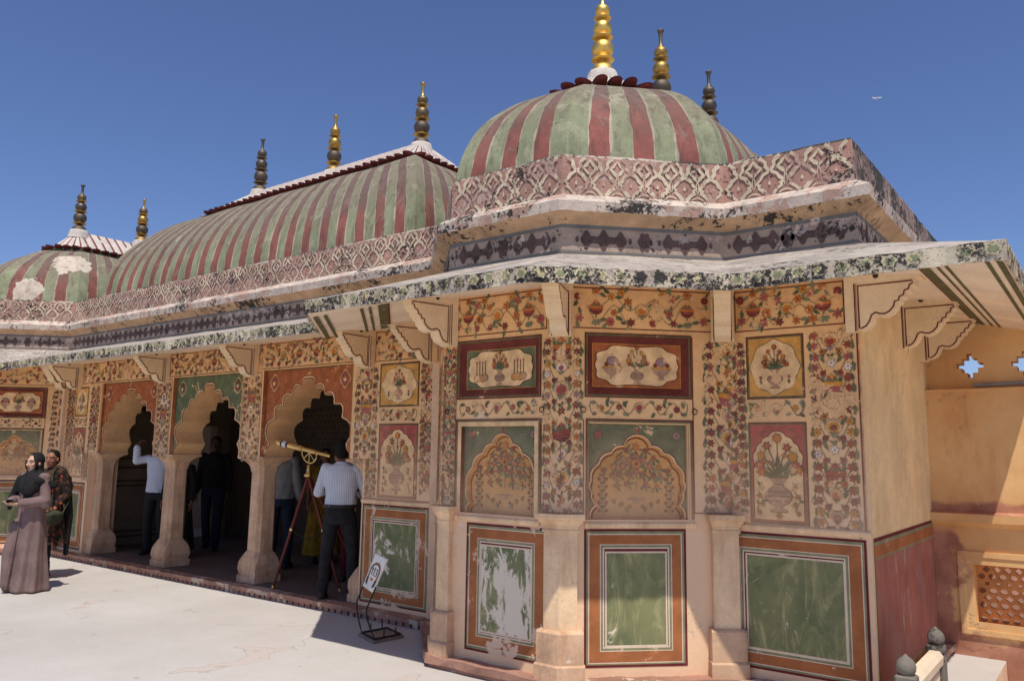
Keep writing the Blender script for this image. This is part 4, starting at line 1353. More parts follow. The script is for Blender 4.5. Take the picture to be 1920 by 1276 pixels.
def facetB(pl, tags):
    w = wall_face(pl, 0, LB, 0.05, 2.94, [(0.20, 0.99, 2.105, 2.55, 0.04), (0.21, 0.968, 1.19, 1.89, 0.08)], wall_m)
    wl = bpart(w, 'bay_wall', None, tags[0])
    a = Art(pl)
    border_lines(a, 0.065, 2.60, 1.18, 2.914)
    band(a, 0.08, 1.165, 2.61, 2.90, 13)
    strip(a, 0.0, 0.17, 1.30, 2.55, 23, half='r')
    a.rect(0.001, 1.232, 0.172, 1.240, 'line'); a.rect(0.166, 1.24, 0.172, 1.92, 'line')
    strip(a, 1.085, LB, 1.26, 2.55, 29, half='l', r=0.033)
    a.rect(1.012, 1.235, 1.020, 2.56, 'line'); a.rect(1.02, 1.235, LB, 1.243, 'line')
    band(a, 0.20, 0.99, 1.945, 2.07, 27)
    a.done('floral_print', wl)
    picture(pl, (0.178, 2.083, 1.008, 2.57), (0.243, 2.164, 0.936, 2.495), 'sporange', 'bowls', tags[1])
    niche(pl, (0.186, 1.19, 1.013, 1.925), (0.212, 1.19, 0.968, 1.893), 0.59, JB, tags[2])
    dado(pl, (0.175, 0.16, 0.944, 1.125), (0.213, 0.193, 0.904, 1.083), (0.298, 0.274, 0.828, 1.01), (0.342, 0.31, 0.784, 0.953), '', 'field', tags[3])
    return wl
facetA(PA, ('front wall of the near bay', 'framed picture of flasks on a green ground', 'blind arch of the front wall, with flowers', 'green dado panel scraped almost bare'))
facetB(PB, ('slanting wall of the near bay', 'framed picture of bowls on an orange ground', 'blind arch of the slanting wall, with flowers', 'green dado panel half in sunlight'))
facetB(PF, ('slanting wall of the far bay', None, None, None))
# plain returns
for pl, L in ((PL_, LB), (PG, 1.13), (Pl((-16.24, 5.85), (1, -1)), LB), (Pl((-17.22, 5.85), (1, 0)), 0.98)):
    w = wall_face(pl, 0, L, 0.05, 2.94, [], wall_m)
    wl = bpart(w, 'bay_wall')
    a = Art(pl); strip(a, L * 0.1, L * 0.3, 1.26, 2.5, 40); strip(a, L * 0.7, L * 0.92, 1.26, 2.5, 41); band(a, 0.1, L - 0.1, 2.6, 2.9, 42)
    a.done('floral_print', wl)
    dado(pl, (0.2, 0.16, L - 0.2, 1.12), (0.235, 0.195, L - 0.235, 1.085), (0.32, 0.28, L - 0.32, 1.0), (0.36, 0.32, L - 0.36, 0.96), '', 'field')

# right wing of the near bay
w = wall_face(PC, 0, 0.98, 0.05, 2.94, [], wall_m)
wc = bpart(w, 'wing_wall', None, 'right wing wall of the near bay')
a = Art(PC)
border_lines(a, 0.065, 2.60, 0.87, 2.912)
band(a, 0.08, 0.86, 2.61, 2.90, 17)
strip(a, 0.0, 0.145, 1.26, 2.55, 29, half='r', r=0.031)
strip(a, 0.60, 0.93, 1.20, 2.58, 33, r=0.032)
a.rect(0.940, 1.165, 0.949, 2.60, 'line'); a.rect(0.951, 1.165, 0.958, 2.60, 'grey')
a.rect(0.0, 1.235, 0.0 + 0.008, 1.243, 'line'); a.rect(-0.0, 1.168, 0.949, 1.176, 'line')
band(a, 0.15, 0.58, 1.945, 2.07, 35)
a.done('floral_print', wc)
square_panel(PC, (0.148, 2.085, 0.577, 2.557), 'square panel with a faded vase of red flowers')
tall_panel(PC, (0.150, 1.183, 0.577, 1.914), 'pinkred', 'tall red panel with a vase, on the right wing')
dado(PC, (0.0, 0.16, 0.945, 1.115), (0.02 - 0.01, 0.197, 0.908, 1.073), (0.066, 0.272, 0.822, 0.998), (0.115, 0.305, 0.788, 0.95), '', 'field', 'widest green dado panel, on the right wing')

# the plain yellow end wall
w = wall_face(Pl((-1.356, 5.854), (0, 1)), 0, 3.9, -0.2, 2.94, [], yellow_m)
wd = bpart(w, 'end_wall', None, 'plain yellow end wall')
a = Art(PD)
a.rect(0.02, 1.10, 2.2, 1.125, 'd_line'); a.rect(0.02, 1.075, 2.2, 1.10, 'd_green')
a.rect(0.05, 0.16, 2.15, 0.98, 'redfield'); a.rect(0.02, 0.995, 2.2, 1.075, 'd_ochre'); a.rect(0.05, 0.98, 2.15, 0.995, 'd_green')
a.rect(0.02, 0.0, 0.05, 0.995, 'd_ochre'); a.rect(0.05, 0.0, 2.2, 0.145, 'd_ochre'); a.rect(0.05, 0.145, 2.15, 0.16, 'd_green'); a.rect(2.15, 0.145, 2.2, 0.98, 'd_ochre')
o = bpart(a.b, 'dado_panel', None, 'faded red dado panel on the end wall')

# ledge over the dado and engaged piers at the corners
b = MB()
def sub(path_pts, prof, m, name, parent=None, label=None):
    b = MB(); sweep(b, prof, m, [Vector(p) for p in path_pts]); return bpart(b, name, parent, label)
def on(pl, u):
    q = pl.p(u, 0); return (q.x, q.y)
def ledge(pl, u0, u1):
    sub([on(pl, u0), on(pl, u1)], [(0, 1.128), (0.010, 1.132), (0.018, 1.150), (0.018, 1.163), (0.006, 1.175), (0, 1.175)], pier_m, 'dado_ledge')
ledge(PA, 0.13, 0.95); ledge(PB, 0.18, 1.02); ledge(PC, 0.06, 0.98); ledge(PF, 0.18, 1.02)
def pier(path3, label=None):
    """engaged pier wrapping a corner: path (a, corner, b)"""
    a, c, e = [Vector(p) for p in path3]
    def pts(k):
        return [c + (a - c) * k, c, c + (e - c) * k]
    o = sub(pts(1.0), [(0, 0.42), (0.045, 0.42), (0.045, 1.125), (0, 1.125)], pier_m, 'corner_pier', None, label)
    for k, pr in ((1.10, [(0, 1.095), (0.056, 1.10), (0.056, 1.120), (0, 1.125)]), (1.04, [(0, 1.121), (0.05, 1.121), (0.056, 1.146), (0, 1.15)]), (1.14, [(0, 1.147), (0.058, 1.147), (0.070, 1.168), (0, 1.17)]),
                  (1.27, [(0, 1.168), (0.072, 1.168), (0.088, 1.192), (0, 1.195)]), (1.38, [(0, 1.192), (0.090, 1.193), (0.100, 1.205), (0.100, 1.233), (0, 1.233)])):
        sub(pts(k), pr, pier_m, 'capital', o).location = (0, 0, 0)
    sub(pts(1.34), [(0, 0.20), (0.082, 0.20), (0.082, 0.405), (0.070, 0.42), (0.03, 0.424), (0, 0.424)], pillar_m, 'pier_base', o).location = (0, 0, 0)
    sub(pts(1.42), [(0, 0.085), (0.098, 0.085), (0.098, 0.185), (0.086, 0.199), (0, 0.199)], pillar_m, 'pier_base', o).location = (0, 0, 0)
    return o
pier((on(PL_, LB - 0.11), on(PA, 0), on(PA, 0.10)), label='left corner pier of the near bay')
pier((on(PA, 1.13 - 0.112), on(PB, 0), on(PB, 0.115)), label='middle corner pier lit at its foot')
def inner_pier(qa, qb, label=None):
    c = (Vector(qa) + Vector(qb)) / 2; d = (Vector(qb) - Vector(qa)).normalized(); n = Vector((d.y, -d.x))
    pier((c - d * 0.095 + n * 0.01, c + n * 0.01, c + d * 0.095 + n * 0.01), label)
inner_pier(on(PB, LB - 0.15), on(PC, 0.03), 'right corner pier in the inner angle')
inner_pier(on(PF, LB - 0.15), (-13.22, 5.85))
pier((on(PG, 1.13 - 0.112), on(PF, 0), on(PF, 0.115)))
for pl, u in ((PA, 0.02), (PA, 0.965), (PB, 0.165), (PB, 1.025)):
    iron_ring(pl, u, 1.99)

# ------------------------------------------------------------------ the arcaded hall
T, ZC = 2.60, 1.57                       # frame top, capital top
ARCHES = ((-11.356, 'sporange'), (-9.375, 'spgreen'), (-7.38, 'sporange'))
FW = 0.785
JH = [(0, 2.466), (0.105, 2.352), (0.284, 2.272), (0.443, 2.163), (0.578, 2.013), (0.660, 1.72)]

def pier_block(x0, x1, z0, z1, name='hall_wall', label=None):
    b = MB(); b.box((x0, 5.85, z0), (x1, 6.30, z1), wall_m)
    return bpart(b, name, None, label)
hall_r = pier_block(-6.36, -5.30, 0.05, ZC)
w = MB(); w.box((-6.575, 5.85, ZC + 0.001), (-5.30, 6.30, 2.94), wall_m); hall_ru = bpart(w, 'hall_wall', None, 'painted wall right of the third arch')
hall_l = pier_block(-13.28, -12.36, 0.05, ZC)
w = MB(); w.box((-13.28, 5.85, ZC + 0.001), (-12.14, 6.30, 2.94), wall_m); hall_lu = bpart(w, 'hall_wall', None, 'painted wall left of the first arch')
b = MB(); b.box((-12.14, 5.85, T), (-6.575, 6.30, 2.94), wall_m)
frieze = bpart(b, 'hall_frieze')
cols = []
for x0, x1 in ((-10.571, -10.160), (-8.590, -8.165)):
    b = MB(); b.box((x0, 5.85, ZC), (x1, 6.30, T - 0.001), wall_m)
    o = bpart(b, 'arch_pier'); cols.append((o, x0, x1))
    a = Art(PM)
    border_lines(a, x0 + 0.02, ZC + 0.015, x1 - 0.03, T - 0.02, 0.007)
    strip(a, x0 + 0.03, x1 - 0.04, ZC + 0.03, T - 0.04, int(-x0 * 10), r=0.030)
    a.done('floral_print', o)
a = Art(PM)
for x0, x1, sd in ((-12.75, -10.47, 51), (-10.27, -8.48, 52), (-8.27, -6.44, 53)):
    border_lines(a, x0, T + 0.012, x1, 2.915, 0.008)
    um = (x0 + x1) / 2; q = (x1 - x0) / 2
    band(a, x0 + 0.01, um, T + 0.02, 2.905, sd); band(a, um, x1 - 0.01, T + 0.02, 2.905, sd + 10)
a.done('floral_print', frieze)
a = Art(PM)
border_lines(a, -6.235, 2.595, -5.36, 2.912, 0.008)
band(a, -6.22, -5.37, 2.60, 2.905, 56)
strip(a, -6.53, -6.17, ZC + 0.02, 2.56, 57, r=0.032)
strip(a, -5.56, -5.32, 1.22, 2.57, 58, r=0.032)
band(a, -6.14, -5.59, 1.955, 2.10, 59)
border_lines(a, -6.30, 1.165, -5.35, ZC + 0.0, 0.006)
a.done('floral_print', hall_ru)
a = Art(PM)
strip(a, -6.33, -6.17, 1.20, ZC, 60, r=0.028)
a.rect(-6.34, 1.168, -5.36, 1.176, 'line')
a.done('floral_print', hall_r)
a = Art(PM)
band(a, -13.25, -12.98, 2.62, 2.9, 61, pots=False)
strip(a, -13.20, -12.95, 1.22, 2.57, 62, r=0.03); strip(a, -12.45, -12.17, ZC + 0.02, 2.57, 63, r=0.03)
strip(a, -12.52, -12.38, 1.2, ZC, 64, r=0.03); band(a, -12.94, -12.52, 1.955, 2.1, 65)
a.done('floral_print', hall_lu)
square_panel(PM, (-6.150, 2.113, -5.582, 2.567), 'square ochre panel with a vase, beside the third arch')
tall_panel(PM, (-6.140, 1.185, -5.580, 1.940), 'pinkred', 'tall red panel with a vase, beside the third arch')
dado(PM, (-6.342, 0.13, -5.392, 1.115), (-6.295, 0.17, -5.440, 1.066), (-6.210, 0.255, -5.522, 0.983), (-6.155, 0.30, -5.570, 0.935), '_worn', 'field_worn', 'green dado panel behind the number sign')
square_panel(PM, (-12.93, 2.113, -12.53, 2.56), 'faded square panel beside the first arch')
tall_panel(PM, (-12.93, 1.185, -12.53, 1.94), 'pinkred', 'narrow red panel beside the first arch')
dado(PM, (-13.22, 0.13, -12.42, 1.115), (-13.185, 0.17, -12.455, 1.075), (-13.10, 0.255, -12.54, 0.99), (-13.06, 0.30, -12.58, 0.95), '_worn', 'field_worn')
sub([on(PM, -6.36), on(PM, -5.36)], [(0, 1.120), (0.010, 1.124), (0.018, 1.142), (0.018, 1.152), (0.006, 1.163), (0, 1.163)], pier_m, 'dado_ledge')
b = MB(); b.box((-5.36, 5.80, 0.09), (-5.27, 5.86, 2.93), cream_m); bpart(b, 'corner_strip')
b = MB(); b.box((-13.31, 5.80, 0.09), (-13.24, 5.86, 2.93), cream_m); bpart(b, 'corner_strip')

PH = Pl((0, 5.90), (1, 0))
for ai, (cx, colr) in enumerate(ARCHES):
    half = arch_half(JH, 0.74)
    half = half + [(0.672, 1.69), (0.70, 1.655), (0.742, 1.62), (0.746, ZC)]
    arc = [(cx - u, z) for u, z in reversed(half)] + [(cx + u, z) for u, z in half[1:]]
    L, Rr = cx - FW, cx + FW
    mid = len(arc) // 2
    b = MB()
    lft = [(L, ZC), (L, T), (cx, T)] + [arc[k] for k in range(mid, -1, -1)]
    rgt = [(Rr, ZC)] + [arc[k] for k in range(len(arc) - 1, mid - 1, -1)] + [(cx, T), (Rr, T)]
    for poly in (lft, rgt):
        b.face([PH.p(*p, 0) for p in poly], PAL[colr])
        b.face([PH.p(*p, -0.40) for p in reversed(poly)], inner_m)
    rows = [[PH.p(*p, -0.40 * t / 4) for p in arc] for t in range(5)]
    b.grid(rows, intrados_m, False)
    # return of the frame between wall face and sunk spandrel
    b.face([PH.p(L, ZC, 0.048), PH.p(L + 0.002, ZC, 0), PH.p(L + 0.002, T, 0), PH.p(L, T, 0.048)], PAL['sporange'])
    b.face([PH.p(Rr, ZC, 0.048), PH.p(Rr, T, 0.048), PH.p(Rr - 0.002, T, 0), PH.p(Rr - 0.002, ZC, 0)], intrados_m)
    b.face([PH.p(L, T, 0.048), PH.p(Rr, T, 0.048), PH.p(Rr, T - 0.002, 0), PH.p(L, T - 0.002, 0)], intrados_m)
    o = bpart(b, 'scalloped_arch', None, ('orange scalloped arch, the leftmost', 'green scalloped arch in the middle', 'orange scalloped arch behind the telescope')[ai])
    a = Art(PH, 0.003)
    def offs(w):
        return [(cx + (x - cx) * (1 + w / 0.60), z + w * max(0.2, 1.0 - abs(x - cx))) for x, z in arc[3:-3]]
    for w0, w1, m in ((0.004, 0.014, 'line'), (0.014, 0.030, 'cream'), (0.030, 0.037, 'line')):
        A, B = offs(w0), offs(w1)
        a.b.grid([[a.P(*p, 0) for p in A], [a.P(*p, 0) for p in B]], PAL[m], False)
    a.ring((L + 0.006, ZC + 0.05, Rr - 0.006, T - 0.006), (L + 0.016, ZC + 0.05, Rr - 0.016, T - 0.016), 'oline')
    for sg in (-1, 1):
        fx, fz = cx + sg * FW * 0.80, T - 0.155
        for rr_, m, l in ((0.088, 'cream', 0), (0.078, colr, 1)):
            pts = []
            for k in range(32):
                t = 2 * math.pi * k / 32
                m2 = 0.82 + 0.18 * abs(math.cos(2 * t)) + (0.06 if k % 8 == 0 else 0)
                pts.append((fx + rr_ * m2 * math.cos(t) * 0.95, fz + rr_ * m2 * math.sin(t) * 1.15))
            a.fan(fx, fz, pts, m, l)
        for dx, dz in ((-1, 1), (1, 1), (-1, -1), (1, -1)):
            a.rose(fx + dx * 0.028, fz + dz * 0.038, 0.024, 'rose' if colr == 'sporange' else 'maroon', 'maroon', 2)
        for k in range(5):
            a.leaf(fx, fz - 0.01, R(k * 72), 0.03, 'cream', 0.3, 0.2, 4)
    a.star(cx, T - 0.07, 0.018, 'red', 'red', 4, 1)
    a.done('spandrel_print', o)

def pillar(x, y, label=None):
    def sect(hx, hy, c, z):
        return [(x - hx + c, y - hy, z), (x + hx - c, y - hy, z), (x + hx, y - hy + c, z), (x + hx, y + hy - c, z), (x + hx - c, y + hy, z), (x - hx + c, y + hy, z), (x - hx, y + hy - c, z), (x - hx, y - hy + c, z)]
    def solid(secs, name, parent=None, sm=False, label=None, seed=1, amp=0.0):
        b = MB(); q = random.Random(seed)
        rows = [[(px + q.uniform(-amp, amp), py + q.uniform(-amp, amp), pz) for px, py, pz in sect(*s)] for s in secs]
        b.grid(rows, pillar_m, sm, True)
        b.face(list(reversed(rows[0])), pillar_m); b.face(rows[-1], pillar_m)
        return bpart(b, name, parent, label)
    o = solid([(0.120, 0.125, 0.040, 0.44), (0.117, 0.122, 0.040, 1.0), (0.115, 0.12, 0.038, 1.39)], 'pillar', None, label=label)
    solid([(0.116, 0.122, 0.038, 1.375), (0.126, 0.132, 0.042, 1.385), (0.128, 0.134, 0.042, 1.41), (0.136, 0.15, 0.045, 1.46), (0.165, 0.18, 0.045, 1.50), (0.222, 0.212, 0.03, 1.532), (0.246, 0.224, 0.012, 1.540), (0.250, 0.227, 0.008, 1.568)], 'capital', o)
    sd = int(-x * 100)
    solid([(0.176, 0.19, 0.010, 0.085), (0.176, 0.19, 0.010, 0.17)], 'foot', o, seed=sd, amp=0.006)
    solid([(0.160, 0.174, 0.012, 0.169), (0.176, 0.188, 0.012, 0.24), (0.174, 0.186, 0.018, 0.31), (0.156, 0.168, 0.03, 0.37), (0.138, 0.146, 0.042, 0.42), (0.122, 0.128, 0.042, 0.445)], 'base', o, seed=sd, amp=0.008)
    # carved lobes on the base faces
    return o
for x, lb in ((-12.32, 'engaged pillar at the left end of the arcade'), (-10.33, 'pillar between first and second arches'), (-8.36, 'pillar between second and third arches'), (-6.40, 'half hidden pillar behind the man in the white shirt')):
    pillar(x, 6.075, lb)

# ------------------------------------------------------------------ eave brackets
BPROF = [(0.0, 2.535), (0.05, 2.535), (0.10, 2.541), (0.142, 2.560), (0.168, 2.596), (0.180, 2.632), (0.196, 2.640), (0.214, 2.628), (0.25, 2.628), (0.29, 2.645), (0.322, 2.680), (0.332, 2.708),
         (0.352, 2.712), (0.358, 2.738), (0.384, 2.748), (0.390, 2.776), (0.416, 2.786), (0.424, 2.812), (0.446, 2.822), (0.450, 2.866), (0.0, 2.866)]
def bracket_meshes():
    W = 0.060
    b = MB()
    b.prism([(o, -W, z) for o, z in BPROF], [(o, W, z) for o, z in BPROF], bracket_m)
    me1 = b.build('bracket').data
    b = MB()
    b.box((0.0, -0.085, 2.528), (0.068, 0.085, 2.866), bracket_m)
    b.box((0.0, -0.085, 2.8665), (0.49, 0.085, 2.945), bracket_m)
    me2 = b.build('bracket_block').data
    b = MB(); lm = PAL['line']
    for sd in (-1, 1):
        y = sd * (W + 0.0025)
        inner = [(0.085, 2.852), (0.085, 2.552)] + [(0.10, 2.553), (0.13, 2.568), (0.152, 2.60), (0.168, 2.642), (0.196, 2.656), (0.22, 2.645), (0.25, 2.642), (0.28, 2.655), (0.308, 2.686), (0.318, 2.722), (0.342, 2.726), (0.348, 2.752), (0.374, 2.760), (0.380, 2.790), (0.406, 2.798), (0.414, 2.826), (0.432, 2.834), (0.432, 2.852)]
        n = len(inner); w = 0.005
        rows = []
        c = Vector((0.22, 2.76))
        for k in range(n + 1):
            p = Vector(inner[k % n]); a = Vector(inner[(k - 1) % n]); e = Vector(inner[(k + 1) % n])
            d = (e - a).normalized(); nr = Vector((-d.y, d.x))
            rows.append([(p.x + nr.x * w, y, p.y + nr.y * w), (p.x - nr.x * w, y, p.y - nr.y * w)])
        b.grid(rows, lm, False)
        y2 = sd * 0.0875
        b.face([(0.062, y2, 2.53), (0.0705, y2, 2.53), (0.0705, y2, 2.866), (0.062, y2, 2.866)], lm)
        b.face([(0.0695, sd * 0.060, 2.53), (0.0695, sd * 0.068, 2.53), (0.0695, sd * 0.068, 2.866), (0.0695, sd * 0.060, 2.866)], lm)
    me3 = b.build('red_outline').data
    b = MB()
    b.lathe([(0.0, 0), (0.016, 0.0), (0.019, 0.006), (0.0, 0.012)], simple('hole_shade', (0.05, 0.035, 0.025), 0.95), n=10)  # near-black disc stands in for the shade inside a beam hole
    me4 = b.build('hole').data
    for me in (me1, me2, me3, me4):
        for o in [o for o in bpy.data.objects if o.data is me]:
            bpy.data.objects.remove(o)
    return me1, me2, me3, me4
BM = bracket_meshes()
def bracket(x, y, dx, dy, dz=0.0, label=None):
    a = math.atan2(dy, dx)
    o = bpy.data.objects.new('eave_bracket', BM[0]); COL.objects.link(o); o.parent = pav
    o.location = (x - BX, y - BY, dz); o.rotation_euler = (0, 0, a)
    bv = o.modifiers.new('bevel', 'BEVEL'); bv.width = 0.006; bv.segments = 2; bv.limit_method = 'ANGLE'; bv.angle_limit = R(50)
    if label:
        o['label'] = label
    for nm, me in (('backing_block', BM[1]), ('red_outline', BM[2])):
        c = bpy.data.objects.new(nm, me); COL.objects.link(c); c.parent = o
    for sd in (-1, 1):
        c = bpy.data.objects.new('beam_hole', BM[3]); COL.objects.link(c); c.parent = o
        c.location = (0.21, sd * 0.083, 2.905); c.rotation_euler = (R(-90 * sd), 0, 0)
    return o
for x, y, dx, dy in ((-4.36, 4.945, -0.25, -0.97), (-3.26, 4.935, 0.383, -0.924), (-2.37, 5.835, 0.383, -0.924), (-1.45, 5.865, 1, 0), (-1.365, 6.98, 1, 0), (-1.365, 7.93, 1, 0),
                     (-5.36, 5.81, -0.383, -0.924), (-6.33, 5.85, 0, -1), (-8.38, 5.85, 0, -1), (-10.365, 5.85, 0, -1), (-12.88, 5.85, 0, -1), (-13.24, 5.82, 0.383, -0.924), (-14.19, 4.935, 0.383, -0.924)):
    bracket(x, y, dx, dy)

# green bands painted on the eave soffit
b = MB(); b2 = None
def soff(p0, d, n, o0, o1, L, m, off=0.004, ks=1.0):
    def zz(o):
        return 2.885 - (o - 0.40) / (0.95 - 0.40) * (2.885 - 2.734) - off
    p0 = Vector(p0); d = Vector(d); n = Vector(n)
    rows = []
    for t in (0, 1):
        rows.append([(*(p0 + d * (L * t) + n * (o * ks)), zz(o)) for o in (o0, o1)])
    b.grid(rows, PAL[m], False)
for o0, o1, m in ((0.42, 0.43, 'line'), (0.43, 0.50, 'oline'), (0.545, 0.565, 'oline'), (0.60, 0.622, 'oline'), (0.845, 0.87, 'oline'), (0.905, 0.94, 'oline')):
    soff((-1.36, 4.98 + (0.9 - o0) * 0.9), (0, 1), (1, 0), o0, o1, 3.0, m)
    s2 = 2 ** -0.5
    if b2 is None:
        b2 = MB()
    b, b2 = b2, b
    soff((-5.31 - 0.0, 5.85), (s2, -s2), (-s2, -s2), o0, o1, 1.30, m, 0.006, 1.18)
    b, b2 = b2, b
bpart(b, 'soffit_bands'); bpart(b2, 'soffit_bands')

# ------------------------------------------------------------------ inside the hall
fl = MB(); fl.box((-13.3, 5.86, 0.0), (-5.3, 9.75, 0.078), floor_m)
hf = structure(fl.build('hall_floor'))
b = MB()
b.box((-0.445, -0.345, 0.0), (0.445, 0.345, 0.0105), floor_m)
slab_o = b.build('floor_slab', hf)
first = True
for i in range(8):
    for j in range(5):
        o = slab_o if first else bpy.data.objects.new('floor_slab', slab_o.data)
        if not first:
            COL.objects.link(o); o.parent = hf
        first = False
        o.location = (-12.72 + i * 0.90 + (0.45 if j % 2 else 0), 6.22 + j * 0.70, 0.079)

def grid_wall(pl, us, zs, hole, thick, m, mside=None):
    """wall of cells; hole(uc, zc) true where it is pierced right through"""
    b = MB()
    H = [[hole((us[i] + us[i + 1]) / 2, (zs[j] + zs[j + 1]) / 2) for j in range(len(zs) - 1)] for i in range(len(us) - 1)]
    for i in range(len(us) - 1):
        for j in range(len(zs) - 1):
            if H[i][j]:
                continue
            a, c, e, g = us[i], us[i + 1], zs[j], zs[j + 1]
            b.face([pl.p(a, e, 0), pl.p(c, e, 0), pl.p(c, g, 0), pl.p(a, g, 0)], m)
            b.face([pl.p(a, e, -thick), pl.p(a, g, -thick), pl.p(c, g, -thick), pl.p(c, e, -thick)], m)
            for di, dj, p, q in ((-1, 0, (a, g), (a, e)), (1, 0, (c, e), (c, g)), (0, -1, (a, e), (c, e)), (0, 1, (c, g), (a, g))):
                ii, jj = i + di, j + dj
                if not (0 <= ii < len(us) - 1 and 0 <= jj < len(zs) - 1) or H[ii][jj]:
                    b.face([pl.p(*p, 0), pl.p(*p, -thick), pl.p(*q, -thick), pl.p(*q, 0)], mside or m)
    return b

PE = Pl((-13.05, 6.30), (0, 1)); PBK = Pl((-13.05, 8.70), (1, 0))
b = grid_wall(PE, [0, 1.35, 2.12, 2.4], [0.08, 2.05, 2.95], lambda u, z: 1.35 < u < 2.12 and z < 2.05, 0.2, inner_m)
iw = bpart(b, 'inner_end_wall')
b = MB()
def raised(pl, r, w, h, m):
    for a in ((r[0], r[1], r[2], r[1] + w), (r[0], r[3] - w, r[2], r[3]), (r[0], r[1] + w, r[0] + w, r[3] - w), (r[2] - w, r[1] + w, r[2], r[3] - w)):
        P = [pl.p(a[0], a[1], 0), pl.p(a[2], a[1], 0), pl.p(a[2], a[3], 0), pl.p(a[0], a[3], 0)]
        Q = [pl.p(a[0], a[1], h), pl.p(a[2], a[1], h), pl.p(a[2], a[3], h), pl.p(a[0], a[3], h)]
        b.prism(Q, P, m)
for r in ((0.12, 0.2, 1.2, 1.12), (0.2, 0.28, 1.12, 1.04), (0.12, 1.3, 1.2, 2.5), (0.3, 1.45, 1.02, 2.3)):
    b = MB(); raised(PE, r, 0.03, 0.02, simple('brown_frame', lin(96, 74, 56), 0.8)); bpart(b, 'panel_frame', iw)
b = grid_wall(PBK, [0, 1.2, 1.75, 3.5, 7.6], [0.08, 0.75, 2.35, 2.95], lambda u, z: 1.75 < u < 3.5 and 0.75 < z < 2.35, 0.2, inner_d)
bw = bpart(b, 'inner_back_wall')
b = MB()
for r in ((0.15, 0.2, 1.1, 1.12), (0.23, 0.28, 1.02, 1.04), (0.15, 1.3, 1.1, 2.5), (4.2, 0.2, 7.2, 1.12)):
    b = MB(); raised(PBK, r, 0.03, 0.02, MATS['brown_frame']); bpart(b, 'panel_frame', bw)
b = MB(); b.box((-5.75, 6.3, 0.08), (-5.6, 8.7, 2.95), inner_m); bpart(b, 'inner_side_wall')
b = MB(); b.box((-17.2, 9.6, 0.0), (-13.1, 9.75, 2.95), inner_m); b.box((-13.1, 9.6, 2.2), (-5.6, 9.75, 2.95), inner_m); b.box((-5.6, 9.6, 0.0), (-1.4, 9.75, 2.95), inner_m); bpart(b, 'back_wall')

def lattice(pl, u0, u1, z0, z1, cw, ch, thick, m, kinds, stagger=True):
    """pierced stone screen; every cell a square ring round a polygonal hole"""
    b = MB()
    nr = int(round((z1 - z0) / ch)); ch = (z1 - z0) / nr
    for j in range(nr):
        zc = z0 + (j + 0.5) * ch
        n, r, sp = kinds(j)
        nc = int(round((u1 - u0) / cw)); w = (u1 - u0) / nc
        offc = 0.5 * w if (stagger and j % 2) else 0.0
        if offc:
            cells = [(u0, u0 + offc, False)] + [(u0 + offc + k * w, u0 + offc + (k + 1) * w, True) for k in range(nc - 1)] + [(u1 - offc, u1, False)]
        else:
            cells = [(u0 + k * w, u0 + (k + 1) * w, True) for k in range(nc)]
        for a, c, holed in cells:
            sq = [(a, zc - ch / 2), ((a + c) / 2, zc - ch / 2), (c, zc - ch / 2), (c, zc), (c, zc + ch / 2), ((a + c) / 2, zc + ch / 2), (a, zc + ch / 2), (a, zc)]
            if not holed:
                b.face([pl.p(*p, 0) for p in sq], m); b.face([pl.p(*p, -thick) for p in reversed(sq)], m)
                continue
            uc = (a + c) / 2
            K = 8 if n != 12 else 16
            hole = []
            for k in range(8):
                t = math.atan2(sq[k][1] - zc, sq[k][0] - uc)
                rr_ = r * (1.0 if n == 8 else (1.12 if (k % 2 == 1) == (n == 4) else 0.72))
                hole.append((uc + rr_ * math.cos(t) * sp, zc + rr_ * math.sin(t)))
            for off, rev in ((0, False), (-thick, True)):
                b.grid([[pl.p(*sq[k % 8], off) for k in range(9)], [pl.p(*hole[k % 8], off) for k in range(9)]], m, False)
            b.grid([[pl.p(*hole[k % 8], 0) for k in range(9)], [pl.p(*hole[k % 8], -thick) for k in range(9)]], m, False)
    return b
b = lattice(Pl((-13.05, 8.78), (1, 0)), 1.73, 3.52, 0.74, 2.36, 0.105, 0.098, 0.05, inner_d, lambda j: (4, 0.022, 1.0))
bpart(b, 'pierced_screen', None, 'dark pierced screen in the back of the hall')

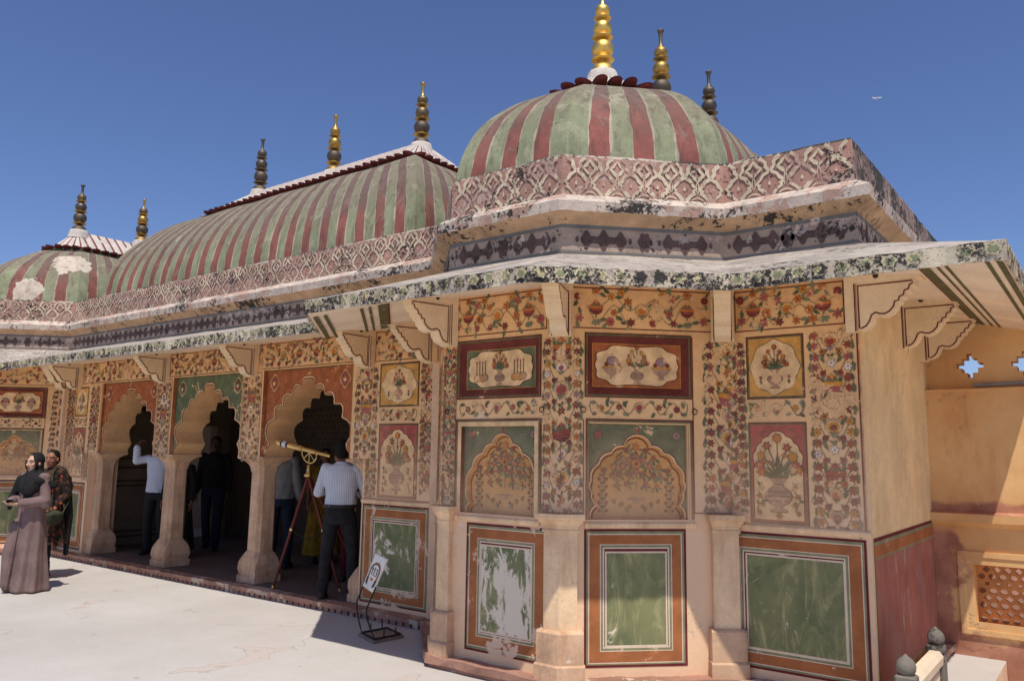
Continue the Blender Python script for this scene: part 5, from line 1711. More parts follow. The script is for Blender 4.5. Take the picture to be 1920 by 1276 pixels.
# ------------------------------------------------------------------ the yellow boundary wall on the right
wall_t = empty('boundary_wall', 'yellow plaster wall with a pierced stone screen and cross shaped openings, right of the pavilion', 'wall', (1.2, 8.05, -0.45))
def wpart(mb, name, parent=None, label=None):
    o = mb.build(name, parent or wall_t)
    if parent is None:
        o.location = (-1.2, -8.05, 0.45)
    if label:
        o['label'] = label
    return o
def bwall_mat():
    k = NT('boundary_plaster')
    c = k.mix(k.ramp(k.noise(1.5, 6, 0.6), 0.3, 0.7), lin(222, 170, 112), lin(238, 196, 138))
    c = k.mix(k.ramp(k.noise(3, 6, 0.65, stretch=(1.5, 1.5, 0.4)), 0.5, 0.7, 0, 0.45), c, lin(204, 136, 88))
    X = k.zc(); x, z = X[0], X[2]
    nz = k.noise(3.5, 7, 0.68)
    nn = k.math('MULTIPLY', k.math('SUBTRACT', nz, 0.5), 0.55)
    # worn red band of paint in the corner and along the foot, and above the string course
    m1 = k.math('MULTIPLY', k.ramp(k.math('ADD', x, nn), -1.22, -1.14, 1, 0), k.ramp(z, 1.0, 1.08, 1, 0))
    m2 = k.ramp(k.math('ADD', z, nn), 0.10, 0.20, 1, 0)
    m3 = k.math('MULTIPLY', k.ramp(k.math('ADD', z, k.math('MULTIPLY', nn, 0.25)), 1.26, 1.31, 1, 0), k.ramp(z, 1.19, 1.2))
    m = k.math('MAXIMUM', k.math('MAXIMUM', m1, m2), m3)
    red = k.mix(k.ramp(k.noise(5, 5, 0.6), 0.3, 0.7), lin(150, 92, 80), lin(190, 132, 112))
    c = k.mix(k.math('MULTIPLY', m, 0.85), c, red)
    d = k.ramp(k.noise(2.6, 7, 0.7), 0.56, 0.72, 0, 0.5)
    c = k.mix(d, c, lin(120, 86, 66))
    ck = k.cracks(0.8, 0.006, 0.48)
    c = k.mix(k.math('MULTIPLY', ck, 0.55), c, lin(96, 62, 44))
    pk = k.ramp(k.noise(7, 9, 0.72), 0.63, 0.66)
    c = k.mix(k.math('MULTIPLY', pk, 0.7), c, lin(224, 190, 150))
    k.bump(k.math('SUBTRACT', k.noise(8, 6, 0.65), k.math('ADD', ck, pk)), 0.4, 0.008)
    return k.done(c, 0.92)
bw_m = bwall_mat()
PW = Pl((0, 8.05), (1, 0))
b = grid_wall(PW, [-1.36, -1.065, -0.10, 6.0], [-0.6, 0.262, 0.802, 2.28], lambda u, z: -1.065 < u < -0.10 and 0.262 < z < 0.802, 0.38, bw_m)
wpart(b, 'lower_wall')
PU = Pl((0, 8.17), (1, 0))
cells = 0.043
crosses = [(-1.005 + 0.425 * k, 2.495) for k in range(12)]
us = sorted({-1.36, 6.0, *[round(cx + cells * d, 4) for cx, _ in crosses for d in (-2.5, -1.5, -0.5, 0.5, 1.5, 2.5)]})
zs = sorted({2.28, 3.3, *[round(2.495 + cells * d, 4) for d in (-2.5, -1.5, -0.5, 0.5, 1.5, 2.5)]})
def is_cross(u, z):
    for cx, cz in crosses:
        i, j = abs(round((u - cx) / cells)), abs(round((z - cz) / cells))
        if abs(u - cx) < 2.5 * cells and abs(z - cz) < 2.5 * cells and i + j <= 2:
            return True
    return False
b = grid_wall(PU, us, zs, is_cross, 0.20, bw_m)
wpart(b, 'upper_wall')
def wsweep(prof, u0, u1, name, m=bw_m, parent=None):
    b = MB(); sweep(b, prof, m, [Vector(on(PW, u0)), Vector(on(PW, u1))], step=0.15, jit=Jit(8, 0.004, {2: 1, 3: 1})); return wpart(b, name, parent)
wsweep([(-0.02, 2.245), (0.012, 2.25), (0.014, 2.278), (-0.1, 2.284)], -1.36, 6, 'wall_ledge')
wsweep([(-0.02, 1.07), (0.03, 1.09), (0.085, 1.125), (0.09, 1.195), (0.0, 1.215), (-0.02, 1.215)], -1.355, 6, 'string_course')
b = MB()
for r, w_, h in (((-1.175, 0.185, 0.01, 0.875), 0.045, 0.022), ((-1.13, 0.23, -0.035, 0.83), 0.062, 0.012)):
    raised(PW, r, w_, h, bw_m)
wpart(b, 'screen_frame')
b = lattice(Pl((0, 8.23), (1, 0)), -1.066, -0.099, 0.261, 0.803, 0.080, 0.0602, 0.045, paint('screen_stone', lin(204, 144, 92), var=0.15, dirt=0.3), lambda j: ((8, 0.0265, 1.15), (4, 0.026, 1.1), (8, 0.0255, 1.1), (3, 0.018, 1.0), (8, 0.025, 1.2), (4, 0.026, 1.2))[(8 - j) % 6])
wpart(b, 'pierced_screen')
b = MB(); b.box((-1.3, 9.5, -0.2), (2.5, 9.6, 1.6), paint('pink_plaster', lin(226, 180, 160))); wpart(b, 'rear_wall')
b = MB(); b.box((-1.3, 8.43, 0.0), (2.5, 9.5, 0.04), floor_m); wpart(b, 'rear_floor')
b = MB(); b.tube([(-0.98, 8.10, 2.312), (-0.6, 8.10, 2.318), (2.0, 8.10, 2.33)], 0.017, simple('grey_pipe', (0.28, 0.27, 0.26), 0.6)); wpart(b, 'conduit_pipe')

# ------------------------------------------------------------------ marble railing at the terrace edge
marble_m = paint('marble', lin(226, 206, 178), var=0.10, dirt=0.15, black=0.70, bscale=16)
grey_m = paint('grey_stone', lin(122, 114, 103), var=0.2, dirt=0.2, black=0.66, bscale=20)
rail_t = empty('stone_railing', 'low marble railing with two bud topped grey posts at the right corner of the terrace', 'railing', (-1.04, 5.6, 0))
posts = []
def rpart(mb, name, parent=None):
    o = mb.build(name, parent or rail_t)
    if parent is None:
        o.location = (1.04, -5.6, 0)
    return o
for y in (5.12, 6.05):
    b = MB(); h = 0.052
    rows = []
    for z, k in ((-0.0, 1.0), (0.415, 1.0), (0.425, 1.08), (0.45, 1.08), (0.46, 0.9)):
        s = h * k; c = 0.012
        rows.append([(-1.04 + x, y + yy, z) for x, yy in ((-s + c, -s), (s - c, -s), (s, -s + c), (s, s - c), (s - c, s), (-s + c, s), (-s, s - c), (-s, -s + c))])
    b.grid(rows, grey_m, False, True); b.face(rows[-1], grey_m)
    po = rpart(b, 'post')
    b = MB(); b.lathe([(0.030, 0.455), (0.042, 0.466), (0.052, 0.486), (0.054, 0.507), (0.047, 0.529), (0.032, 0.547), (0.014, 0.560), (0.006, 0.570), (0.0, 0.573)], grey_m, -1.04, y, 18)
    rpart(b, 'bud', po)
b = MB()
rows = [[(-1.04 + x, y, z) for x, z in ((-0.045, 0.35), (0.045, 0.35), (0.05, 0.40), (0.03, 0.43), (-0.03, 0.43), (-0.05, 0.40))] for y in (5.178, 5.992)]
b.prism(rows[0], rows[1], marble_m); rpart(b, 'rail')
b = MB(); b.box((-1.062, 5.178, 0.03), (-1.018, 5.992, 0.349), marble_m); pn = rpart(b, 'panel')
b = MB()
for sx in (-1, 1):
    for a_, c_ in (((5.21, 0.075), (5.96, 0.088)), ((5.21, 0.295), (5.96, 0.308)), ((5.21, 0.088), (5.223, 0.295)), ((5.947, 0.088), (5.96, 0.295))):
        b.box((-1.04 + sx * 0.0225 - 0.004, a_[0], a_[1]), (-1.04 + sx * 0.0225 + 0.004, c_[0], c_[1]), marble_m)
rpart(b, 'panel_moulding', pn)

# ------------------------------------------------------------------ people
def _cap(b, p0, p1, r0, r1, m, n=12, k=4, sx=1.0):
    """tapered capsule"""
    p0, p1 = Vector(p0), Vector(p1); d = p1 - p0; L = d.length
    d = d.normalized() if L > 1e-6 else Vector((0, 0, 1))
    up = Vector((0, 0, 1)) if abs(d.z) < 0.9 else Vector((0, 1, 0))
    x = d.cross(up).normalized(); y = d.cross(x).normalized()
    rows = []
    for i in range(k + 1):
        t = math.pi / 2 * i / k
        rows.append((p0 - d * r0 * math.cos(t), r0 * max(0.02, math.sin(t))))
    for i in range(k + 1):
        t = math.pi / 2 * i / k
        rows.append((p1 + d * r1 * math.sin(t), r1 * max(0.02, math.cos(t))))
    R_ = [[c + (x * math.cos(2 * math.pi * q / n) * sx + y * math.sin(2 * math.pi * q / n)) * r for q in range(n)] for c, r in rows]
    b.grid(R_, m, True, True); b.face(list(reversed(R_[0])), m); b.face(R_[-1], m)

def _ell(b, c, r, m, n=16, k=10, rot=None):
    c = Vector(c); rows = []
    for i in range(1, k):
        t = math.pi * i / k
        row = []
        for q in range(n):
            a = 2 * math.pi * q / n
            v = Vector((r[0] * math.sin(t) * math.cos(a), r[1] * math.sin(t) * math.sin(a), -r[2] * math.cos(t)))
            if rot:
                v = rot @ v
            row.append(c + v)
        rows.append(row)
    b.grid(rows, m, True, True)
    b.face(list(reversed(rows[0])), m); b.face(rows[-1], m)

def _loft(b, secs, m, n=40):
    """secs: (cx, cy, z, rx, ry, fold amplitude, fold count, phase)"""
    rows = []
    for s in secs:
        cx, cy, z, rx, ry = s[:5]; am, cnt, ph = (s[5:] + (0, 0, 0))[:3] if len(s) > 5 else (0, 0, 0)
        row = []
        for q in range(n):
            a = 2 * math.pi * q / n
            k = 1 + am * (math.sin(cnt * a + ph) + 0.5 * math.sin((cnt * 2 - 3) * a + 1.7 * ph + z))
            row.append((cx + rx * k * math.cos(a), cy + ry * k * math.sin(a), z))
        rows.append(row)
    b.grid(rows, m, True, True); b.face(list(reversed(rows[0])), m); b.face(rows[-1], m)

def blob(name, fn, m, parent, voxel=0.012, smooth=4, loc=None):
    """melt overlapping shapes into one continuous surface"""
    b = MB(); fn(b, m)
    o = b.build('tmp')
    md = o.modifiers.new('r', 'REMESH'); md.mode = 'VOXEL'; md.voxel_size = voxel; md.use_smooth_shade = True
    ms = o.modifiers.new('s', 'SMOOTH'); ms.iterations = smooth; ms.factor = 0.5
    dg = bpy.context.evaluated_depsgraph_get()
    me = bpy.data.meshes.new_from_object(o.evaluated_get(dg))
    bpy.data.objects.remove(o)
    me.name = name
    me.materials.clear(); me.materials.append(m)
    for p in me.polygons:
        p.use_smooth = True
    ob = bpy.data.objects.new(name, me); COL.objects.link(ob); ob.parent = parent
    if loc:
        ob.location = loc
    return ob

def cloth(name, col, var=0.18, scale=14, rough=0.85, pattern=None):
    if name in MATS:
        return MATS[name]
    k = NT(name); k.objspace()
    n1 = k.noise(scale, 4, 0.6)
    c = k.mix(k.ramp(n1, 0.3, 0.7), sc(col, 1 - var), sc(col, 1 + var))
    if pattern == 'stripe':
        x = k.zc()[0]
        f = k.math('FRACT', k.math('MULTIPLY', x, 52.0), 0)
        c = k.mix(k.math('MULTIPLY', k.ramp(f, 0.62, 0.75), 0.55), c, lin(120, 128, 140))
    elif pattern == 'ikat':
        v = k.n('ShaderNodeTexVoronoi'); v.inputs['Scale'].default_value = 17
        k.link(k.pos, v.inputs['Vector'])
        k2 = k.noise(12, 4, 0.6, dist=1.5)
        c = k.mix(k.ramp(v.outputs['Distance'], 0.30, 0.36, 1, 0), (0.018, 0.015, 0.014), lin(150, 68, 40))
        c = k.mix(k.ramp(k2, 0.52, 0.56), c, lin(84, 56, 36))
        c = k.mix(k.ramp(k.noise(30, 3, 0.6), 0.55, 0.6), c, (0.015, 0.012, 0.012))
    k.bump(k.noise(scale * 0.6, 5, 0.6, stretch=(1, 1, 0.4)), 0.5, 0.02)
    MATS[name] = k.done(c, rough, 0.0, 0.2)
    return MATS[name]

SKIN = {}
def skin(name, col):
    if name not in SKIN:
        k = NT('skin_' + name); k.objspace()
        c = k.mix(k.ramp(k.noise(24, 4, 0.6), 0.3, 0.7), sc(col, 0.9), sc(col, 1.1))
        k.b.inputs['Subsurface Weight'].default_value = 0.08
        k.b.inputs['Subsurface Radius'].default_value = (0.02, 0.008, 0.004)
        SKIN[name] = k.done(c, 0.55, 0, 0.35)
    return SKIN[name]
HAIR = simple('black_hair', (0.010, 0.008, 0.007), 0.75, spec=0.15)
LIP = simple('lips', lin(150, 84, 78), 0.5)
EYE = simple('eye_dark', (0.02, 0.014, 0.012), 0.25)
EYEW = simple('eye_white', (0.6, 0.57, 0.54), 0.4)

def head_shapes(b, m, c, rz, s=1.0):
    """skull, jaw, nose, ears, brow; faces local -y turned by rz; c = middle of the head"""
    M_ = Matrix.Rotation(rz, 3, 'Z')
    def P(x, y, z):
        return Vector(c) + M_ @ (Vector((x, y, z)) * s)
    _ell(b, P(0, 0.012, 0.025), (0.074 * s, 0.092 * s, 0.092 * s), m, rot=M_)
    _ell(b, P(0, -0.022, -0.035), (0.060 * s, 0.066 * s, 0.078 * s), m, rot=M_)
    _ell(b, P(0, -0.058, -0.088), (0.026 * s, 0.024 * s, 0.022 * s), m, rot=M_)
    _cap(b, P(0, -0.083, 0.012), P(0, -0.104, -0.030), 0.009 * s, 0.014 * s, m)
    _cap(b, P(-0.034, -0.068, 0.030), P(0.034, -0.068, 0.030), 0.017 * s, 0.017 * s, m)
    for sx in (-1, 1):
        _ell(b, P(sx * 0.076, 0.008, -0.01), (0.010 * s, 0.020 * s, 0.032 * s), m, rot=M_)
        _ell(b, P(sx * 0.040, -0.062, -0.022), (0.022 * s, 0.020 * s, 0.020 * s), m, rot=M_)
        _cap(b, P(sx * 0.012, -0.090, -0.032), P(sx * 0.013, -0.086, -0.034), 0.008 * s, 0.007 * s, m)

def face_parts(parent, c, rz, s=1.0):
    M_ = Matrix.Rotation(rz, 3, 'Z')
    def P(x, y, z):
        return Vector(c) + M_ @ (Vector((x, y, z)) * s)
    for sx in (-1, 1):
        b = MB(); _ell(b, P(sx * 0.031, -0.079, 0.006), (0.0145 * s, 0.008 * s, 0.0065 * s), EYEW, 10, 6, M_)
        _ell(b, P(sx * 0.031, -0.0845, 0.0065), (0.0065 * s, 0.005 * s, 0.0068 * s), EYE, 8, 6, M_)
        b.build('eye', parent)
        b = MB(); b.tube([P(sx * 0.014, -0.0865, 0.026), P(sx * 0.032, -0.086, 0.031), P(sx * 0.052, -0.073, 0.024)], 0.0045 * s, HAIR, 6); b.build('eyebrow', parent)
    b = MB(); b.tube([P(-0.024, -0.080, -0.063), P(-0.010, -0.0895, -0.060), P(0, -0.0895, -0.0615), P(0.010, -0.0895, -0.060), P(0.024, -0.080, -0.063)], [0.003, 0.0065, 0.006, 0.0065, 0.003], LIP, 8)
    b.tube([P(-0.020, -0.080, -0.068), P(0, -0.0885, -0.071), P(0.020, -0.080, -0.068)], [0.003, 0.007, 0.003], LIP, 8); b.build('lips', parent)

def hand_shapes(b, m, wrist, d, nrm, s=1.0, curl=0.5, side=1):
    """palm, four unequal bent fingers and a thumb; d = finger direction, nrm = palm side, side = thumb side"""
    w = Vector(wrist); d = Vector(d).normalized(); nrm = Vector(nrm).normalized(); x = d.cross(nrm).normalized()
    nrm = x.cross(d).normalized()
    pc = w + d * 0.050 * s
    for k in range(-1, 2):
        _cap(b, w + d * 0.012 * s + x * 0.016 * k * s, w + d * 0.085 * s + x * 0.023 * k * s, 0.016 * s, 0.0145 * s, m, 8, 3)
    for k, L in enumerate((0.062, 0.074, 0.070, 0.056)):
        o = w + d * 0.085 * s + x * ((k - 1.5) * 0.0195 * s) * side
        a = o; dd = d
        for j, f in enumerate((0.45, 0.32, 0.23)):
            ang = curl * (0.45 + 0.35 * j)
            dd = (d * math.cos(ang) + nrm * math.sin(ang)).normalized()
            e = a + dd * L * f * s * 1.15
            _cap(b, a, e, (0.0092 - 0.001 * j) * s, (0.0086 - 0.001 * j) * s, m, 8, 3)
            a = e
    t0 = w + d * 0.03 * s - x * 0.026 * s * side
    t1 = t0 + (d * 0.55 - x * 0.75 * side + nrm * 0.25).normalized() * 0.036 * s
    t2 = t1 + (d * 0.85 - x * 0.25 * side + nrm * 0.4 * curl).normalized() * 0.032 * s
    _cap(b, t0, t1, 0.013 * s, 0.011 * s, m, 8, 3); _cap(b, t1, t2, 0.011 * s, 0.008 * s, m, 8, 3)

def person(label, loc, face, H=1.65, sk='brown', tops=None, legs=None, arms=None, head_turn=0.0, stride=0.0, group=None, fine=True, hair=True, shoe=(0.03, 0.025, 0.02), spread=0.10, lean=0.0):
    """face: world direction the body faces. arms: {'l':(elbow, wrist, finger dir, palm normal, curl)} local, -y is forward, x is the person's left when seen from behind"""
    rz = math.atan2(face[0], -face[1])
    t = empty('person', label, 'person', loc, rz, group)
    k = H / 1.70
    S_ = skin(sk, {'brown': lin(150, 100, 74), 'fair': lin(204, 158, 132), 'dark': lin(96, 62, 46)}[sk])
    V = lambda x, y, z: Vector((x * k, (y - lean * max(0, z - 0.9)) * k, z * k))
    hc = V(0, -0.02, 1.585)
    shz = 1.40
    A = {}
    for s, sx in (('l', -1), ('r', 1)):
        sh = V(sx * 0.175, 0.01, shz)
        if arms and s in arms:
            el, wr, fd, pn, cu = arms[s]
            el, wr = V(*el), V(*wr)
        else:
            el, wr, fd, pn, cu = V(sx * 0.225, 0.03, 1.12), V(sx * 0.235, -0.06, 0.87), (0, -0.15, -1), (-sx, 0, 0), 0.5
        A[s] = (sh, el, wr, fd, pn, cu, sx)
    LG = {}
    for s, sx, st in (('l', -1, stride), ('r', 1, -stride)):
        LG[s] = (V(sx * 0.09, 0, 0.90), V(sx * (0.09 + spread * 0.2), -0.03 + st * 0.55 - 0.03 * abs(st), 0.48), V(sx * (0.07 + spread * 0.35), 0.01 + st, 0.085), sx)
    def body(b, m):
        head_shapes(b, m, hc, head_turn, k)
        _cap(b, V(0, 0.015, 1.36), V(0, 0.0, 1.52), 0.052 * k, 0.050 * k, m)
        _loft(b, [(0, 0.01 * k, z * k, rx * k, ry * k) for z, rx, ry in ((0.86, 0.14, 0.10), (0.95, 0.15, 0.105), (1.08, 0.125, 0.088), (1.22, 0.145, 0.098), (1.34, 0.165, 0.10), (1.41, 0.14, 0.075), (1.45, 0.07, 0.05))], m, 20)
        for s in 'lr':
            sh, el, wr, fd, pn, cu, sx = A[s]
            _cap(b, sh, el, 0.045 * k, 0.036 * k, m); _cap(b, el, wr, 0.036 * k, 0.025 * k, m)
            hand_shapes(b, m, wr, fd, pn, 0.95 * k, cu, sx)
            hp, kn, an, _ = LG[s]
            _cap(b, hp, kn, 0.072 * k, 0.05 * k, m); _cap(b, kn, an, 0.05 * k, 0.034 * k, m)
            _cap(b, an - Vector((0, 0, 0.045 * k)), an + Vector((0, -0.13 * k, -0.05 * k)), 0.034 * k, 0.026 * k, m)
    bo = blob('body', body, S_, t, 0.0065 if fine else 0.013, 2)
    if fine:
        face_parts(bo, hc, head_turn, k)
    if hair:
        M_ = Matrix.Rotation(head_turn, 3, 'Z')
        def hf(b, m):
            _ell(b, hc + M_ @ Vector((0, 0.026, 0.042)) * k, (0.082 * k, 0.092 * k, 0.090 * k), m, rot=M_)
            _ell(b, hc + M_ @ Vector((0, 0.050, -0.01)) * k, (0.074 * k, 0.062 * k, 0.080 * k), m, rot=M_)
            if hair == 'bun':
                _ell(b, hc + M_ @ Vector((0, 0.125, -0.01)) * k, (0.04 * k, 0.04 * k, 0.045 * k), m)
            if hair == 'long':
                _cap(b, hc + M_ @ Vector((0, 0.07, 0)) * k, hc + M_ @ Vector((0, 0.10, -0.30)) * k, 0.075 * k, 0.055 * k, m)
        blob('hair', hf, HAIR, t, 0.009, 2)
    # trousers / skirt
    if legs and legs[0] == 'trousers':
        m_ = legs[1]
        def lg(b, m):
            _loft(b, [(0, 0.008 * k, z * k, rx * k, ry * k) for z, rx, ry in ((0.80, 0.165, 0.125), (0.90, 0.165, 0.125), (0.98, 0.152, 0.115), (1.01, 0.146, 0.11))], m, 24)
            for s in 'lr':
                hp, kn, an, sx = LG[s]
                _cap(b, hp - Vector((0, 0, 0.03)), kn, 0.093 * k, 0.070 * k, m); _cap(b, kn, an + Vector((0, 0, -0.01)), 0.068 * k, 0.060 * k, m)
                for q in range(3):
                    z_ = an + Vector((0, 0, (0.03 + 0.035 * q) * k))
                    _ell(b, z_, (0.064 * k, 0.062 * k, 0.016 * k), m)
        blob('trousers', lg, m_, t, 0.010, 3)
    if shoe:
        sm_ = simple('shoe_%.2f_%.2f' % (shoe[0], shoe[2]), shoe, 0.6)
        for s in 'lr':
            _, kn, an, sx = LG[s]
            def sf(b, m):
                g = Vector((an.x, an.y, 0))
                _ell(b, g + Vector((0, 0.0, 0.045 * k)), (0.046 * k, 0.07 * k, 0.05 * k), m)
                _ell(b, g + Vector((sx * 0.008, -0.10 * k, 0.032 * k)), (0.046 * k, 0.10 * k, 0.036 * k), m)
                _loft(b, [(g.x, g.y - 0.055 * k, 0.002, 0.048 * k, 0.145 * k), (g.x, g.y - 0.055 * k, 0.02 * k, 0.050 * k, 0.148 * k)], m, 20)
            blob('shoe', sf, sm_, t, 0.008, 2)
    if tops:
        kind, m_ = tops[:2]
        hem = {'shirt': 0.88, 'tunic': 0.45, 'dress': 0.12, 'tucked': 0.96}[kind]
        kind = 'shirt' if kind == 'tucked' else kind
        sl = tops[2] if len(tops) > 2 else 1.0        # sleeve length 0.4 short, 1 long
        def tp(b, m):
            secs = [(0, 0.008 * k, 1.475 * k, 0.062 * k, 0.058 * k), (0, 0.008 * k, 1.45 * k, 0.085 * k, 0.066 * k), (0, 0.01 * k, 1.425 * k, 0.155 * k, 0.088 * k), (0, 0.01 * k, 1.36 * k, 0.190 * k, 0.115 * k), (0, 0.005 * k, 1.24 * k, 0.180 * k, 0.122 * k, 0.012, 6, 1.0),
                    (0, 0.008 * k, 1.10 * k, 0.166 * k, 0.118 * k, 0.02, 7, 2.0), (0, 0.01 * k, 0.98 * k, 0.176 * k, 0.130 * k, 0.02, 8, 0.5)]
            if kind == 'shirt':
                secs += [(0, 0.01 * k, (0.93 if hem < 0.9 else 0.99) * k, 0.180 * k, 0.135 * k, 0.03, 9, 0.0), (0, 0.01 * k, hem * k + 0.02, (0.172 if hem < 0.9 else 0.150) * k, 0.130 * k, 0.03, 9, 0.4)]
            else:
                for q in range(1, 6):
                    z_ = 0.98 + (hem - 0.98) * q / 5
                    secs.append((0, 0.01 * k, z_ * k, (0.185 + 0.02 * q) * k, (0.140 + 0.017 * q) * k, 0.02 + 0.010 * q, 9, 0.3 * q))
            secs = [(s[0], s[1] - lean * max(0, s[2] / k - 0.9) * k, *s[2:]) for s in secs]
            _loft(b, secs[::-1], m, 48)
            for s in 'lr':
                sh, el, wr, fd, pn, cu, sx = A[s]
                _ell(b, sh + Vector((-sx * 0.01, 0, -0.005)), (0.066 * k, 0.07 * k, 0.062 * k), m)
                if sl < 0.6:
                    _cap(b, sh, sh.lerp(el, 0.62), 0.062 * k, 0.066 * k, m)
                else:
                    _cap(b, sh, el, 0.060 * k, 0.056 * k, m); e2 = el.lerp(wr, sl * 0.96)
                    _cap(b, el, e2, 0.056 * k, 0.046 * k, m)
                    for q in range(4):
                        c_ = el.lerp(e2, 0.1 + 0.26 * q)
                        _ell(b, c_, (0.059 * k, 0.059 * k, 0.022 * k), m)
        blob({'shirt': 'shirt', 'tunic': 'tunic', 'dress': 'dress'}[kind], tp, m_, t, 0.009, 3)
    return t, bo, hc, A, LG, k

black_c = cloth('black_cloth', (0.016, 0.015, 0.015), 0.3)
mauve_c = cloth('mauve_cloth', lin(124, 102, 98), 0.16, 6)
stripe_c = cloth('striped_shirt', lin(206, 210, 216), 0.05, 8, pattern='stripe')
white_c = cloth('white_shirt', lin(200, 204, 216), 0.06, 8)
darktr_c = cloth('dark_trousers', (0.020, 0.019, 0.021), 0.25)
jeans_c = cloth('blue_jeans', lin(34, 40, 54), 0.3, 18)
ikat_c = cloth('orange_black_print', (0.2, 0.06, 0.03), pattern='ikat')
yellow_c = cloth('yellow_dress', lin(150, 116, 36), 0.3, 10)
maroon_c = cloth('maroon_dress', lin(84, 24, 30), 0.25, 10)
grey_c = cloth('grey_shirt', lin(128, 126, 122), 0.12, 10)
olive_c = cloth('olive_canvas', lin(62, 66, 50), 0.2, 30)

# -- woman in a mauve gown and black headscarf, looking up from her phone
AB = {'l': ((-0.245, 0.0, 1.14), (-0.075, -0.245, 1.10), (0.72, -0.65, -0.12), (0, 0.25, 1), 0.35),
      'r': ((0.245, 0.0, 1.12), (0.085, -0.235, 1.085), (-0.80, -0.55, -0.06), (0, 0.2, 1), 0.6)}
w1, bo, hc, A, LG, k = person('woman in a long mauve gown and black headscarf holding a phone', (-10.165, 4.207, 0), (0.22, -1.0), 1.57, 'fair', None, None, AB, head_turn=R(8), hair=False, shoe=lin(120, 96, 84))
def gown(b, m):
    S2 = [(0, 0.01, 1.46, 0.07, 0.062), (0, 0.012, 1.425, 0.15, 0.092), (0, 0.01, 1.36, 0.190, 0.125), (0, 0.0, 1.22, 0.188, 0.145, 0.01, 7, 0.4), (0, 0.0, 1.05, 0.180, 0.138, 0.018, 7, 1.0), (0, 0.005, 0.90, 0.198, 0.152, 0.032, 7, 1.5),
          (0, 0.01, 0.70, 0.215, 0.168, 0.05, 7, 2.2), (0, 0.015, 0.45, 0.226, 0.182, 0.08, 7, 2.9), (0.01, 0.02, 0.20, 0.250, 0.205, 0.10, 7, 3.5), (0.01, 0.02, 0.03, 0.272, 0.225, 0.12, 7, 4.0), (0.01, 0.02, 0.012, 0.268, 0.221, 0.12, 7, 4.0)]
    _loft(b, [(s[0] * k, s[1] * k, s[2] * k, s[3] * k * 0.93, s[4] * k * 0.95, *s[5:]) for s in S2][::-1], m, 72)
    _cap(b, (-0.07 * k, -0.10 * k, 0.80 * k), (-0.085 * k, -0.185 * k, 0.46 * k), 0.10 * k, 0.075 * k, m)
    _cap(b, (-0.085 * k, -0.185 * k, 0.46 * k), (-0.07 * k, -0.20 * k, 0.10 * k), 0.075 * k, 0.06 * k, m)
    for s in 'lr':
        sh, el, wr, fd, pn, cu, sx = A[s]
        _ell(b, sh, (0.07 * k, 0.075 * k, 0.066 * k), m)
        _cap(b, sh, el, 0.062 * k, 0.062 * k, m); _cap(b, el, el.lerp(wr, 0.86), 0.062 * k, 0.060 * k, m)
        for q in range(4):
            c_ = el.lerp(wr, 0.05 + 0.24 * q)
            _ell(b, c_ + Vector((0, 0, -0.01)), (0.066 * k, 0.064 * k, 0.024 * k), m)
        _ell(b, el + Vector((0, 0, -0.045 * k)), (0.05 * k, 0.06 * k, 0.06 * k), m)
blob('gown', gown, mauve_c, w1, 0.010, 2)
MH = Matrix.Rotation(R(8), 3, 'Z')
def scarf(b, m):
    def P(x, y, z):
        return hc + MH @ (Vector((x, y, z)) * k)
    _ell(b, P(0, 0.030, 0.036), (0.094 * k, 0.098 * k, 0.102 * k), m, rot=MH)
    _ell(b, P(0, 0.040, -0.04), (0.090 * k, 0.076 * k, 0.12 * k), m, rot=MH)
    # edge framing the face
    pts = [P(0.082 * math.cos(a), -0.050 + 0.012 * abs(math.sin(a)), -0.018 + 0.098 * math.sin(a)) for a in [2 * math.pi * q / 20 for q in range(21)]]
    for a, c in zip(pts, pts[1:]):
        _cap(b, a, c, 0.016 * k, 0.016 * k, m, 8, 2)
    _ell(b, P(0, -0.030, -0.135), (0.078 * k, 0.072 * k, 0.040 * k), m)
    _loft(b, [(0, 0.005 * k, z * k, rx * k, ry * k, 0.03, 7, z * 9) for z, rx, ry in ((1.50, 0.080, 0.085), (1.46, 0.115, 0.105), (1.425, 0.170, 0.130), (1.37, 0.215, 0.152), (1.31, 0.222, 0.165), (1.25, 0.205, 0.168), (1.215, 0.17, 0.16))][::-1], m, 40)
    # one end hangs down in front, the other is thrown over the far shoulder
    _cap(b, (-0.12 * k, -0.10 * k, 1.38 * k), (-0.20 * k, -0.135 * k, 1.14 * k), 0.05 * k, 0.042 * k, m)
    _cap(b, (-0.185 * k, -0.15 * k, 1.15 * k), (-0.215 * k, -0.145 * k, 1.02 * k), 0.046 * k, 0.028 * k, m)
    _ell(b, (0.06 * k, -0.115 * k, 1.27 * k), (0.12 * k, 0.055 * k, 0.13 * k), m)
    _cap(b, (0.17 * k, -0.05 * k, 1.36 * k), (0.235 * k, 0.09 * k, 1.30 * k), 0.06 * k, 0.05 * k, m)
blob('headscarf', scarf, black_c, w1, 0.009, 7)
b = MB(); b.tube([(0.02 * k, -0.150 * k, 1.20 * k), (0.02 * k, -0.146 * k, 1.0 * k), (0.015 * k, -0.175 * k, 0.7 * k), (0.01 * k, -0.212 * k, 0.4 * k), (0.005 * k, -0.243 * k, 0.05)], 0.006, mauve_c, 6)
b.build('placket', w1)
